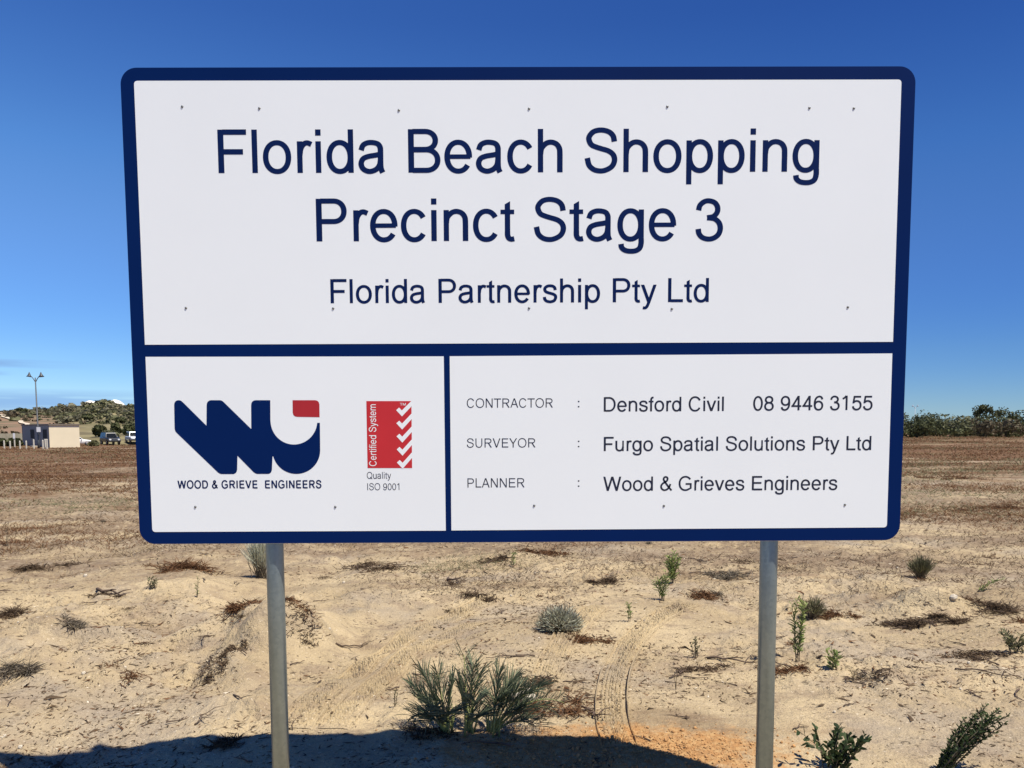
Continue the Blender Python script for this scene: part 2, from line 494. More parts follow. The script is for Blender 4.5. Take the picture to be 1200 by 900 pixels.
ang = np.concatenate([np.arange(-180, -48, 4.0), np.arange(-48, -38, 0.5), np.arange(-38, 38, 0.085), np.arange(38, 48, 0.5), np.arange(48, 180, 4.0)])
rad, r_ = [0.25, 0.6, 1.0, 1.5, 2.0, 2.4], 2.7
while r_ < 3200:
    rad.append(r_)
    r_ *= 1.0030 if r_ < 9 else 1.0055 if r_ < 20 else 1.012 if r_ < 80 else 1.035
rad = np.array(rad)
A, RR = np.meshgrid(np.radians(ang), rad)
GX, GY = RR * np.sin(A), RR * np.cos(A)
GZ = ground_z(GX, GY)
na, nr = len(ang), len(rad)
V = np.stack([GX, GY, GZ], -1).reshape(-1, 3)
ii, jj = np.meshgrid(np.arange(nr - 1), np.arange(na), indexing='ij')
j2 = (jj + 1) % na
F = np.stack([ii * na + jj, (ii) * na + j2, (ii + 1) * na + j2, (ii + 1) * na + jj], -1).reshape(-1, 4)[:, ::-1]
ground = big_mesh("ground", V, F, M_SAND)
tag(ground, "bare pale sand with scattered dead weeds stretching to the horizon", "ground", kind="structure")

# tyre tracks pressed in the sand: fine strips of the same sand
def track(name, pts, width, depth, label):
    P = pts
    seg = np.r_[0, np.cumsum(np.hypot(*np.diff(P, axis=0).T))]
    s = np.arange(0, seg[-1], 0.006)
    C = np.stack([np.interp(s, seg, P[:, 0]), np.interp(s, seg, P[:, 1])], 1)
    T = np.gradient(C, axis=0); T /= np.linalg.norm(T, axis=1)[:, None]
    Nn = np.stack([-T[:, 1], T[:, 0]], 1)
    u = np.linspace(-1, 1, 45)
    X = C[:, None, 0] + Nn[:, None, 0] * u * width * 0.62; Y = C[:, None, 1] + Nn[:, None, 1] * u * width * 0.62
    au = np.abs(u)[None, :]; S = s[:, None]
    edge = np.exp(-((au - 0.80) / 0.075) ** 2)
    lip = np.exp(-((au - 0.93) / 0.06) ** 2)
    tread = ((np.sin((S * 2 * math.pi / 0.042) + np.where(u[None, :] > 0, 0.0, 1.7) + 3.2 * au) > 0.15) & (au < 0.72) & (np.sin(au * 26) > -0.55)) * 1.0
    fade = (sstep(0, 0.10, S) * sstep(0, 0.35, seg[-1] - S)) * (0.85 + 0.6 * fbm(X, Y, 0.3, 2, 77))
    fade = np.clip(fade, 0, 1)
    wob = 0.35 + 1.3 * np.clip(fbm(X, Y, 0.05, 2, 55) + 0.5, 0, 1)
    dz = fade * depth * (-0.85 * edge + 0.75 * lip + wob * 0.55 * tread * np.clip((0.75 - au) * 8, 0, 1) - 0.25 * (au < 0.75))
    rim = np.clip((1 - au) * 8, 0, 1)
    Z = ground_z(X, Y) + 0.004 * rim - 0.006 * (1 - rim) + dz * rim + 0.006 * (depth > 0) * fade
    V = np.stack([X, Y, Z], -1).reshape(-1, 3)
    m_, k = len(s), len(u)
    i, j = np.meshgrid(np.arange(m_ - 1), np.arange(k - 1), indexing='ij')
    F = np.stack([i * k + j, i * k + j + 1, (i + 1) * k + j + 1, (i + 1) * k + j], -1).reshape(-1, 4)
    if np.cross(np.r_[T[0], 0], np.r_[Nn[0], 0])[2] > 0: F = F[:, ::-1]
    o = big_mesh(name, V, F, M_SAND)
    tag(o, label, "tyre track", kind="structure")
for (C_, w_), dep, lb in zip(TRACK_LINES, (0.060, 0.045, 0.048, 0.040), (
        "clear curved tyre track pressed in the sand right of the cycad", "faint short tyre track running up beside the silvery bush",
        "faint diagonal tyre track on the sand left of the cycad", "second faint diagonal tyre track just left of the cycad")):
    track("tyre_track", C_, w_, dep, lb)

# ------------------------------------------------------------------ hill, dunes, path
def hill_material():
    m, n, l, b = new_mat("hill_soil")
    b.inputs["Roughness"].default_value = 0.95; b.inputs["Specular IOR Level"].default_value = 0.1
    geo = n.new("ShaderNodeNewGeometry")
    def noise(s, d=4):
        z = n.new("ShaderNodeTexNoise"); z.inputs["Scale"].default_value = s; z.inputs["Detail"].default_value = d
        l.new(geo.outputs["Position"], z.inputs["Vector"]); return z.outputs[0]
    def mix(f, a, b_):
        q = n.new("ShaderNodeMix"); q.data_type = 'RGBA'; l.new(f, q.inputs[0])
        for i, w in ((6, a), (7, b_)):
            if isinstance(w, tuple): q.inputs[i].default_value = (*w, 1)
            else: l.new(w, q.inputs[i])
        return q.outputs[2]
    def mr(v, a, b_):
        q = n.new("ShaderNodeMapRange"); q.interpolation_type = 'SMOOTHSTEP'; l.new(v, q.inputs[0]); q.inputs[1].default_value = a; q.inputs[2].default_value = b_
        return q.outputs[0]
    c = mix(mr(noise(0.05), 0.40, 0.60), (0.15, 0.13, 0.065), (0.215, 0.185, 0.10))
    sep = n.new("ShaderNodeSeparateXYZ"); l.new(geo.outputs["Position"], sep.inputs[0])
    # the bare reddish slope on the left
    dv = n.new("ShaderNodeMath"); dv.operation = 'DIVIDE'; l.new(sep.outputs[0], dv.inputs[0]); l.new(sep.outputs[1], dv.inputs[1])
    ad = n.new("ShaderNodeMath"); ad.operation = 'MULTIPLY_ADD'; l.new(noise(0.03, 3), ad.inputs[0]); ad.inputs[1].default_value = 0.10; l.new(dv.outputs[0], ad.inputs[2])
    c = mix(mr(ad.outputs[0], -0.46, -0.52), c, (0.205, 0.135, 0.088))
    c = mix(mr(noise(0.22, 6), 0.46, 0.62), c, (0.125, 0.105, 0.06))
    l.new(c, b.inputs["Base Color"])
    return m
M_HILL = hill_material()
hx = np.radians(np.concatenate([np.arange(-62, -33, 0.6), np.arange(-33, -22, 0.06), np.arange(-22, 2, 0.5)]))
hr = np.concatenate([np.arange(108, 300, 1.0), np.arange(300, 445, 6.0)])
A, RR = np.meshgrid(hx, hr)
X, Y = RR * np.sin(A), RR * np.cos(A)
V = np.stack([X, Y, hill_z(X, Y)], -1).reshape(-1, 3)
k = len(hx)
i, j = np.meshgrid(np.arange(len(hr) - 1), np.arange(k - 1), indexing='ij')
F = np.stack([i * k + j, i * k + j + 1, (i + 1) * k + j + 1, (i + 1) * k + j], -1).reshape(-1, 4)
hill = big_mesh("hill", V, F, M_HILL)
tag(hill, "low scrub covered hill with a bare reddish slope beyond the site office", "hill", kind="structure")

M_DUNE = mat("white_dune_sand", (0.78, 0.72, 0.62), 0.9, var=0.06, scale=0.05)
def dune(px, top, wpx, dist, label):
    h = (504 - top) * dist / FPX + 1.6
    d_ = ray(px, 490); cx_ = d_[0] / d_[1] * dist
    sg = wpx * dist / FPX
    n_ = 40
    u = np.linspace(-1, 1, n_)
    X, Y = np.meshgrid(u * sg * 1.6, u * 60)
    g = np.exp(-(np.abs(X) / (sg * 0.75)) ** 2.4 - (Y / 30) ** 2)
    Z = h * g * (1 + 0.05 * fbm(X, Y, 18, 3, 5)) - 2
    V = np.stack([X + cx_, Y + dist, Z], -1).reshape(-1, 3)
    i, j = np.meshgrid(np.arange(n_ - 1), np.arange(n_ - 1), indexing='ij')
    F = np.stack([i * n_ + j, i * n_ + j + 1, (i + 1) * n_ + j + 1, (i + 1) * n_ + j], -1).reshape(-1, 4)
    tag(big_mesh("dune", V, F, M_DUNE), label, "dune", kind="structure")
dune(4, 480.3, 13, 520, "white sand dune crest at the left end of the hill")
dune(107, 464, 14, 520, "pale sand dune showing just left of the hill's top")
dune(136, 463.2, 17, 540, "tallest white sand dune behind the top of the hill")
dune(154, 470.5, 14, 520, "white sand dune showing beside the sign's left edge")

M_PATH = mat("pale_path_sand", (0.50, 0.42, 0.31), 0.95, var=0.12, scale=0.4)
line = np.array([(-30, 482), (0, 488), (10, 490.5), (20, 494), (30, 497.5), (40, 500.5), (48, 502.5)])
tt = np.linspace(0, len(line) - 1, 120)
pp = [gp(np.interp(t, range(len(line)), line[:, 0]), np.interp(t, range(len(line)), line[:, 1])) for t in tt]
py_ = np.convolve(np.pad([p.y for p in pp], 8, 'edge'), np.ones(17) / 17, 'valid')
mb = MB(); vs = []; fs = []
for i_, p in enumerate(pp):
    for s_ in (-1, -0.33, 0.33, 1):
        x_, y_ = p.x, py_[i_] + s_ * 0.8
        vs.append((x_, y_, float(terrain(x_, y_)) + 0.22))
for i_ in range(len(pp) - 1):
    for k_ in range(3): fs.append((4 * i_ + k_, 4 * i_ + 4 + k_, 4 * i_ + 5 + k_, 4 * i_ + 1 + k_))
mb.add(vs, fs)
path = mb.build("path", M_PATH)
tag(path, "narrow pale sand path slanting down the reddish slope", "path", kind="structure")

# ------------------------------------------------------------------ the sign
SX0, SX1, SY, SZ0, SZ1 = 0.0566 - 1.6, 0.0566 + 1.6, 3.388, 1.6 - 0.4702, 1.6 - 0.4702 + 1.9245
def S(px, py):
    """sign-plane point (x, z) relative to the sign's base for a mark measured in the photo"""
    d = ray(px, py); t = (SY - EYE[1]) / d[1]; p = EYE + d * t
    return (p[0] - 0.0566, p[2])
M_NAVY = mat("navy_vinyl", (0.0014, 0.0155, 0.092), 0.5, var=0.05, scale=3, spec=0.05)
M_WHITE = mat("white_sign_vinyl", (0.875, 0.915, 0.91), 0.42, var=0.012, scale=2.0, spec=0.4)
M_INK = mat("navy_lettering", (0.004, 0.016, 0.082), 0.5, var=0.05, spec=0.05)
M_INK2 = mat("charcoal_lettering", (0.022, 0.027, 0.050), 0.45, var=0.05, spec=0.15)
M_RED = mat("red_vinyl", (0.56, 0.022, 0.028), 0.42, var=0.04, spec=0.4)
M_DKRED = mat("deep_red_vinyl", (0.42, 0.016, 0.022), 0.42, var=0.04, spec=0.4)
M_ALU = mat("mill_aluminium", (0.60, 0.60, 0.60), 0.35, metal=1.0, var=0.06, scale=20)
M_RIVET = mat("rivet_steel", (0.20, 0.20, 0.19), 0.5, metal=0.7, var=0.3, scale=60)

def galv():
    m, n, l, b = new_mat("galvanised_steel")
    b.inputs["Metallic"].default_value = 0.75; b.inputs["Roughness"].default_value = 0.38
    t = n.new("ShaderNodeTexCoord")
    v = n.new("ShaderNodeTexVoronoi"); v.inputs["Scale"].default_value = 70; l.new(t.outputs["Object"], v.inputs["Vector"])
    z = n.new("ShaderNodeTexNoise"); z.inputs["Scale"].default_value = 9; z.inputs["Detail"].default_value = 6
    mp = n.new("ShaderNodeMapping"); mp.inputs["Scale"].default_value = (1, 1, 0.15); l.new(t.outputs["Object"], mp.inputs[0]); l.new(mp.outputs[0], z.inputs["Vector"])
    a = n.new("ShaderNodeMath"); a.operation = 'MULTIPLY_ADD'; l.new(v.outputs["Color"], a.inputs[0]); a.inputs[1].default_value = 0.14; l.new(z.outputs[0], a.inputs[2])
    r = n.new("ShaderNodeValToRGB"); l.new(a.outputs[0], r.inputs[0])
    r.color_ramp.elements[0].color = (0.18, 0.225, 0.24, 1); r.color_ramp.elements[1].color = (0.37, 0.43, 0.44, 1)
    r.color_ramp.elements[0].position, r.color_ramp.elements[1].position = 0.35, 0.9
    l.new(r.outputs[0], b.inputs["Base Color"])
    return m
M_GALV = galv()

sign = empty("project_sign", (0.0566, SY, 0.0), "large white project sign with navy border on two round steel posts", "sign")

def rrect(x0, z0, x1, z1, r, n=8):
    pts = []
    for cx_, cz_, a0 in ((x1 - r, z1 - r, 0), (x0 + r, z1 - r, 90), (x0 + r, z0 + r, 180), (x1 - r, z0 + r, 270)):
        for i_ in range(n + 1):
            a = R(a0 + 90 * i_ / n); pts.append((cx_ + r * math.cos(a), cz_ + r * math.sin(a)))
    return pts
mb = MB(); mb.prism(rrect(-1.6, SZ0, 1.6, SZ1, 0.065, 10), 'y', 0.0, 0.004)
panel = mb.build("sign_panel", M_NAVY, sign)
# a bright cut edge all round, just behind the printed face
mb = MB(); mb.prism(rrect(-1.6005, SZ0 - 0.0015, 1.6005, SZ1 + 0.0005, 0.066, 10), 'y', 0.0045, 0.0085)
mb.build("backing_sheet", M_ALU, panel)

def quad_field(name, tl, tr, br, bl, rc):
    """white printed field with small rounded outer corners; rc = radius per corner"""
    q = [S(*tl), S(*tr), S(*br), S(*bl)]
    pts = []
    for i_ in range(4):
        p = np.array(q[i_]); a = np.array(q[i_ - 1]); b = np.array(q[(i_ + 1) % 4])
        if rc[i_] == 0: pts.append(tuple(p)); continue
        ua, ub = (a - p) / np.linalg.norm(a - p), (b - p) / np.linalg.norm(b - p)
        for t in np.linspace(0, 1, 7):
            e0, e1 = p + ua * rc[i_], p + ub * rc[i_]
            pts.append(tuple((1 - t) ** 2 * e0 + 2 * t * (1 - t) * p + t * t * e1))
    mb = MB(); mb.prism(pts, 'y', -0.0008, 0.001)
    return mb.build(name, M_WHITE, panel)
quad_field("title_field", (157.0, 94.8), (1056.4, 93.3), (1046.4, 400.6), (169.9, 404.0), (.015, .015, 0, 0))
quad_field("logo_field", (170.6, 418.2), (520.0, 417.6), (522.4, 621.8), (178.6, 623.4), (0, 0, 0, .015))
quad_field("details_field", (527.0, 417.5), (1045.6, 414.2), (1039.2, 618.0), (529.0, 621.6), (0, 0, .015, 0))

# lettering: outlines of the built-in face, fitted to the advance widths and boxes of a plain grotesque
AFM = {' ': (278, 0, 0, 0, 0), '&': (667, 44, -15, 645, 718), '0': (556, 37, -19, 519, 703), '1': (556, 101, 0, 359, 703), '3': (556, 34, -19, 522, 703), '4': (556, 25, 0, 523, 703),
       '5': (556, 32, -19, 514, 688), '6': (556, 38, -19, 518, 703), '8': (556, 38, -19, 517, 703), '9': (556, 42, -19, 514, 703), ':': (278, 87, 0, 191, 516),
       'A': (667, 14, 0, 654, 718), 'B': (667, 74, 0, 627, 718), 'C': (722, 44, -19, 681, 737), 'D': (722, 81, 0, 674, 718), 'E': (667, 86, 0, 616, 718), 'F': (611, 86, 0, 583, 718),
       'G': (778, 48, -19, 709, 737), 'I': (278, 91, 0, 188, 718), 'L': (556, 76, 0, 537, 718), 'M': (833, 73, 0, 761, 718), 'N': (722, 76, 0, 646, 718), 'O': (778, 39, -19, 739, 737), 'P': (667, 86, 0, 622, 718),
       'Q': (778, 39, -56, 739, 737), 'R': (722, 88, 0, 684, 718), 'S': (667, 49, -19, 620, 737), 'T': (611, 14, 0, 597, 718), 'U': (722, 79, -19, 644, 718), 'V': (667, 20, 0, 647, 718),
       'W': (944, 16, 0, 928, 718), 'Y': (667, 14, 0, 653, 718), 'a': (556, 36, -15, 530, 538), 'b': (556, 58, -15, 517, 718), 'c': (500, 30, -15, 477, 538), 'd': (556, 35, -15, 499, 718),
       'e': (556, 40, -15, 516, 538), 'f': (278, 14, 0, 262, 728), 'g': (556, 40, -220, 499, 538), 'h': (556, 65, 0, 491, 718), 'i': (222, 67, 0, 155, 718), 'l': (222, 67, 0, 155, 718),
       'm': (833, 65, 0, 769, 538), 'n': (556, 65, 0, 491, 538), 'o': (556, 35, -14, 521, 538), 'p': (556, 58, -207, 517, 538), 'r': (333, 77, 0, 332, 538), 's': (500, 32, -15, 464, 538),
       't': (278, 14, -7, 257, 669), 'u': (556, 68, -15, 489, 523), 'v': (500, 8, 0, 492, 523), 'y': (500, 11, -214, 489, 523)}
# each letter is drawn with a flat pen along its centre line (units: thousandths of the type size)
def G_E(cx_, cy_, rx, ry, a0=0, a1=360, k=2.12):
    n_ = max(6, int(abs(a1 - a0) / 9)); out = []
    for t in np.linspace(R(a0), R(a1), n_ + 1):
        c_, s_ = math.cos(t), math.sin(t)
        out.append((cx_ + rx * math.copysign(abs(c_) ** (2 / k), c_), cy_ + ry * math.copysign(abs(s_) ** (2 / k), s_)))
    return out
def G_C(*pts, n=5):
    P = [np.array(p, float) for p in pts]; P = [2 * P[0] - P[1]] + P + [2 * P[-1] - P[-2]]; out = []
    for i_ in range(1, len(P) - 2):
        p0, p1, p2, p3 = P[i_ - 1:i_ + 3]
        for t in np.arange(n) / n:
            out.append(tuple(0.5 * (2 * p1 + (p2 - p0) * t + (2 * p0 - 5 * p1 + 4 * p2 - p3) * t * t + (3 * p1 - p0 - 3 * p2 + p3) * t ** 3)))
    return out + [tuple(P[-2])]
def B_(x0, y0, x1, y1): return ('poly', [(x0, y0), (x1, y0), (x1, y1), (x0, y1)])
def D_(x0, y0, x1, y1, w): return ('poly', [(x0 - w / 2, y0), (x0 + w / 2, y0), (x1 + w / 2, y1), (x1 - w / 2, y1)])
def P_(pts): return ('pen', pts)
def rot_(pts, cx_, cy_): return [(2 * cx_ - x, 2 * cy_ - y) for x, y in pts]
BOWL_B, BOWL_D = G_E(292, 262, 183, 239), G_E(264, 262, 184, 239)
ARCH = G_C((108, 300), (128, 400), (205, 478), (295, 499), (385, 470), (437, 400), (447, 310), (447, 150), (447, 0))
SIX = [P_(G_E(283, 222, 190, 203)), P_(G_C((466, 528), (440, 610), (375, 656), (292, 666), (190, 620), (117, 515), (88, 370), (92, 222)))]
NINE = [(k_, rot_(p_, 278, 342)) for k_, p_ in SIX]
GDEF = {
 'A': [D_(62, 0, 328, 718, 100), D_(606, 0, 340, 718, 100), B_(150, 215, 518, 293)],
 'B': [B_(74, 0, 168, 718), P_([(150, 680), (350, 680)] + G_E(365, 532, 182, 148, 90, -90) + [(150, 384)]), P_([(150, 378), (370, 378)] + G_E(385, 208, 200, 170, 90, -90) + [(150, 38)])],
 'C': [P_(G_E(363, 359, 274, 340, 30, 328))],
 'D': [B_(81, 0, 175, 718), P_([(150, 680), (320, 680)] + G_E(345, 359, 285, 321, 90, -90) + [(320, 38), (150, 38)])],
 'E': [B_(86, 0, 181, 718), B_(170, 636, 600, 718), B_(170, 330, 570, 411), B_(170, 0, 616, 82)],
 'F': [B_(86, 0, 181, 718), B_(170, 634, 583, 718), B_(170, 310, 520, 393)],
 'G': [P_(G_E(388, 359, 299, 340, 36, 305) + [(664, 118), (664, 340)]), B_(400, 292, 709, 374)],
 'I': [B_(92, 0, 187, 718)],
 'L': [B_(76, 0, 171, 718), B_(160, 0, 537, 84)],
 'M': [B_(73, 0, 163, 718), B_(671, 0, 761, 718), D_(128, 718, 417, 0, 118), D_(706, 718, 417, 0, 118)],
 'N': [B_(76, 0, 167, 718), B_(555, 0, 646, 718), D_(128, 718, 594, 0, 112)],
 'O': [P_(G_E(389, 359, 305, 340))],
 'P': [B_(86, 0, 181, 718), P_([(160, 679), (385, 679)] + G_E(395, 507, 182, 172, 90, -90) + [(160, 335)])],
 'Q': [P_(G_E(389, 359, 305, 340)), P_([(452, 188), (570, 95), (715, -25)])],
 'R': [B_(88, 0, 182, 718), P_([(160, 679), (415, 679)] + G_E(425, 519, 185, 160, 90, -90) + [(160, 359)]), D_(398, 350, 628, 0, 114)],
 'S': [P_(G_C((568, 506), (545, 600), (470, 668), (338, 697), (205, 672), (128, 590), (128, 520), (170, 452), (255, 415), (345, 388), (465, 352), (548, 290), (573, 200), (535, 105), (445, 45), (335, 20), (215, 42), (128, 115), (94, 236)))],
 'T': [B_(258, 0, 353, 700), B_(14, 634, 597, 718)],
 'U': [P_([(126, 718), (126, 290)] + G_E(361, 282, 235, 263, 180, 360) + [(597, 290), (597, 718)])],
 'V': [D_(69, 718, 330, 0, 104), D_(598, 718, 337, 0, 104)],
 'W': [D_(64, 718, 244, 0, 98), D_(470, 718, 244, 0, 98), D_(474, 718, 700, 0, 98), D_(880, 718, 700, 0, 98)],
 'Y': [D_(70, 718, 333, 300, 108), D_(597, 718, 333, 300, 108), B_(286, 0, 381, 320)],
 '&': [P_(G_C((628, 8), (500, 150), (370, 320), (250, 490), (214, 580), (240, 660), (318, 694), (398, 658), (416, 580), (375, 492), (280, 430), (160, 350), (92, 240), (108, 125), (190, 42), (290, 24), (410, 75), (510, 190), (562, 335)))],
 '0': [P_(G_E(278, 342, 196, 323))], '6': SIX, '9': NINE,
 '1': [B_(263, 0, 355, 703), P_([(112, 548), (205, 600), (285, 690)])],
 '3': [P_(G_C((82, 505), (107, 590), (180, 650), (265, 665), (365, 635), (418, 560), (412, 470), (345, 402), (235, 380))), P_(G_C((235, 380), (365, 362), (448, 295), (473, 200), (445, 105), (370, 42), (268, 19), (160, 45), (97, 110), (80, 192)))],
 '4': [D_(64, 175, 385, 703, 104), B_(25, 165, 523, 245), B_(338, 0, 430, 703)],
 '5': [B_(118, 606, 482, 688), D_(96, 330, 152, 688, 84), P_(G_C((92, 350), (170, 418), (270, 442), (378, 412), (450, 330), (468, 220), (440, 115), (365, 45), (265, 19), (165, 42), (102, 105), (80, 184)))],
 '8': [P_(G_E(278, 520, 168, 145)), P_(G_E(278, 197, 195, 178))],
 ':': [B_(92, 0, 188, 100), B_(92, 416, 188, 516)],
 'a': [P_(G_C((82, 372), (115, 452), (185, 492), (275, 500), (372, 478), (415, 420), (420, 330), (420, 130), (430, 55), (455, 2))), P_(G_C((420, 308), (330, 290), (205, 270), (115, 232), (79, 155), (105, 75), (175, 30), (255, 24), (345, 60), (402, 130), (420, 225)))],
 'b': [B_(58, 0, 144, 718), P_(BOWL_B)], 'c': [P_(G_E(262, 262, 189, 239, 33, 326))],
 'd': [B_(413, 0, 499, 718), P_(BOWL_D)],
 'e': [P_(G_E(278, 262, 195, 239, -3, 326 - 360 + 360)), B_(84, 228, 492, 298)],
 'f': [P_([(139, 0), (139, 580)] + G_C((139, 580), (152, 640), (195, 682), (262, 684))[1:]), B_(14, 453, 262, 523)],
 'g': [B_(413, -30, 499, 523), P_(BOWL_D), P_(G_C((456, 40), (455, -50), (430, -130), (365, -172), (275, -183), (175, -168), (112, -120), (98, -58)))],
 'h': [B_(65, 0, 151, 718), P_(ARCH)], 'n': [B_(65, 0, 151, 523), P_(ARCH)],
 'u': [(k_, rot_(p_, 278, 261)) for k_, p_ in [B_(65, 0, 151, 523), P_(ARCH)]],
 'm': [B_(65, 0, 151, 523), P_(G_C((108, 300), (125, 400), (190, 478), (270, 499), (355, 470), (408, 400), (417, 310), (417, 0))), P_(G_C((417, 300), (435, 400), (500, 478), (580, 499), (665, 470), (718, 400), (726, 310), (726, 0)))],
 'i': [B_(67, 0, 155, 523), B_(67, 616, 155, 718)], 'l': [B_(67, 0, 155, 718)],
 'o': [P_(G_E(278, 262, 199, 238))], 'p': [B_(58, -207, 144, 523), P_(BOWL_B)],
 'r': [B_(77, 0, 163, 523), P_(G_C((120, 290), (140, 400), (190, 475), (255, 496), (326, 470)))],
 's': [P_(G_C((413, 372), (393, 445), (335, 488), (250, 500), (165, 487), (98, 435), (92, 375), (135, 318), (240, 282), (350, 250), (415, 205), (422, 135), (380, 60), (310, 30), (245, 22), (150, 42), (93, 95), (76, 167)))],
 't': [('poly', [(93, 110), (181, 110), (181, 669), (93, 616)]), B_(14, 453, 257, 523), P_(G_C((137, 160), (140, 90), (165, 42), (210, 28), (257, 36)))],
 'v': [D_(57, 523, 248, 0, 98), D_(443, 523, 252, 0, 98)],
 'y': [D_(58, 523, 258, 0, 98), D_(443, 523, 246, -30, 96), P_(G_C((258, 10), (222, -85), (180, -150), (130, -172), (72, -164)))],
}
GL = {}
def glyph(ch, off=0.0):
    """list of (verts, faces) pieces in type units; off widens the pen"""
    if (ch, off) in GL: return GL[(ch, off)]
    out = []
    for kind, pts in GDEF[ch]:
        if kind == 'poly':
            p = np.array(pts, float); c_ = p.mean(0)
            if off and len(p) == 4:
                w_, h_ = np.ptp(p[:2, 0]), np.ptp(p[1:3, 1])
                if h_ > w_ * 1.05: p = p + np.array([[-off, 0], [off, 0], [off, 0], [-off, 0]])
                elif w_ > h_ * 1.05: p = p + np.array([[0, -off], [0, -off], [0, off], [0, off]]) * 0.8
            out.append((p, [tuple(range(len(p)))]))
        else:
            p = np.array(pts, float)
            closed = np.hypot(*(p[0] - p[-1])) < 1 and len(p) > 12
            if closed: p = p[:-1]
            if closed: T = np.roll(p, -1, 0) - np.roll(p, 1, 0)
            else: T = np.gradient(p, axis=0)
            T = T / (np.linalg.norm(T, axis=1)[:, None] + 1e-9)
            Nn = np.stack([-T[:, 1], T[:, 0]], 1) * np.array([45 + off, 40 + off * 0.85])
            v = np.concatenate([p + Nn, p - Nn]); m_ = len(p)
            f = [(i_, (i_ + 1) % m_, m_ + (i_ + 1) % m_, m_ + i_) for i_ in range(m_ if closed else m_ - 1)]
            out.append((v, f))
    GL[(ch, off)] = out
    return out
def line_mb(mb, text, p0, p1, cap, off=0.0, depth=-0.0012, track=0.0, capem=718):
    """one line from the left edge of its first letter (p0) to the right edge of its last (p1), cap height in metres"""
    p0, p1 = np.array(p0), np.array(p1)
    adv = 0; items = []
    for ch in text:
        w, x0, y0, x1, y1 = AFM[ch]
        if ch != ' ': items.append((ch, adv + x0, y0, adv + x1, y1))
        adv += w + track
    L0, L1 = items[0][1], items[-1][3]
    ux = (p1 - p0) / (L1 - L0); un = np.array([-ux[1], ux[0]]); un = un / np.linalg.norm(un) * cap / capem
    for ch, x0, y0, x1, y1 in items:
        for k_, (v, f) in enumerate(glyph(ch, off)):       # strokes that cross sit a hair apart
            q = p0 + np.outer(x0 - AFM[ch][1] - L0 + v[:, 0], ux) + np.outer(v[:, 1], un)
            mb.add(np.stack([q[:, 0], np.full(len(q), depth - 0.00006 * k_), q[:, 1]], 1), f)
def lettering(name, lines, m, off=4.0, track=0.0):
    mb = MB()
    for text, l, r, base_l, base_r, top in lines:
        a, b, c = S(l, base_l), S(r, base_r), S(l, top)
        line_mb(mb, text, a, b, c[1] - a[1], off, track=track)
    return mb.build(name, m, panel)
lettering("heading_lettering", [("Florida Beach Shopping", 256.6, 959.3, 203.0, 201.2, 152.0), ("Precinct Stage 3", 371.4, 847.0, 283.0, 281.5, 233.0)], M_INK)
lettering("client_lettering", [("Florida Partnership Pty Ltd", 387.8, 830.3, 355.4, 353.9, 327.2)], M_INK)
lettering("contractor_lettering", [("Densford Civil", 707.6, 848.0, 482.3, 481.6, 465.4), ("08 9446 3155", 882.5, 1022.2, 481.0, 480.3, 463.8)], M_INK2)
lettering("surveyor_lettering", [("Furgo Spatial Solutions Pty Ltd", 707.6, 1020.6, 528.6, 527.4, 512.0)], M_INK2)
lettering("planner_lettering", [("Wood & Grieves Engineers", 707.0, 980.8, 575.2, 574.0, 558.6)], M_INK2)
lettering("role_lettering", [("CONTRACTOR", 547.0, 648.0, 477.8, 477.5, 467.0), ("SURVEYOR", 547.0, 627.6, 524.5, 524.2, 513.8), ("PLANNER", 547.8, 614.8, 571.3, 571.0, 560.5),
                             (":", 677.1, 679.0, 477.3, 477.3, 466.8), (":", 677.1, 679.0, 524.0, 524.0, 513.5), (":", 677.1, 679.0, 570.4, 570.4, 559.9)], M_INK2, off=-8)
lettering("company_lettering", [("WOOD & GRIEVE  ENGINEERS", 208.6, 376.6, 572.3, 572.0, 563.2)], M_INK, off=30, track=56)

def zl(x, y): return (190 + x * 0.17782, 440 + y * 0.17782)      # measured in an enlarged view of the logo
def zb(x, y): return (410 + x / 6.0, 450 + y / 6.0)              # and of the badge
def fill(name, outlines, m, depth=-0.0012, lead=0.0):
    mb = MB()
    for pts in outlines:
        q = [S(*p) for p in pts]
        mb.prism(q, 'y', depth, depth + 0.0003)
    return mb.build(name, m, panel)
def arc(cx_, cy_, r, a0, a1, n=20, ry=None):
    ry = ry or r
    return [(cx_ + r * math.cos(R(a0 + (a1 - a0) * i_ / n)), cy_ + ry * math.sin(R(a0 + (a1 - a0) * i_ / n))) for i_ in range(n + 1)]
logo = [(80, 193), (82, 180), (88, 171), (97, 165), (108, 163), (119, 164), (130, 170), (141, 180), (293, 331), (294, 196), (296, 182), (302, 172), (312, 165), (324, 163), (384, 163), (396, 167), (408, 177), (588, 353),
        (587, 196), (589, 182), (595, 172), (605, 165), (618, 163), (713, 163), (714, 296)]
logo += arc(869, 298, 154, 178, 5, 28, 157)[1:]
logo += [(1024, 312), (1040, 312), (1042, 492)]
logo += arc(885, 494, 157, 2, 165, 26, 155)[1:]
logo += [(728, 533), (724, 622), (720, 636), (712, 645), (700, 649), (628, 649), (616, 646), (604, 638), (497, 529), (495, 622), (491, 636), (483, 645), (470, 650), (392, 650), (378, 646), (366, 637), (97, 379), (88, 368), (83, 352)]
fill("logo_emblem", [[zl(*p) for p in logo]], M_NAVY)
red = [(860, 163), (1008, 163), (1022, 166), (1032, 175), (1037, 190), (1038, 275), (892, 273), (877, 270), (866, 261), (861, 246)]
fill("logo_accent", [[zl(*p) for p in red]], M_DKRED)
fill("quality_badge", [[zb(116, 120), zb(433, 120), zb(438, 591), zb(125, 591)]], M_RED)
ticks = []
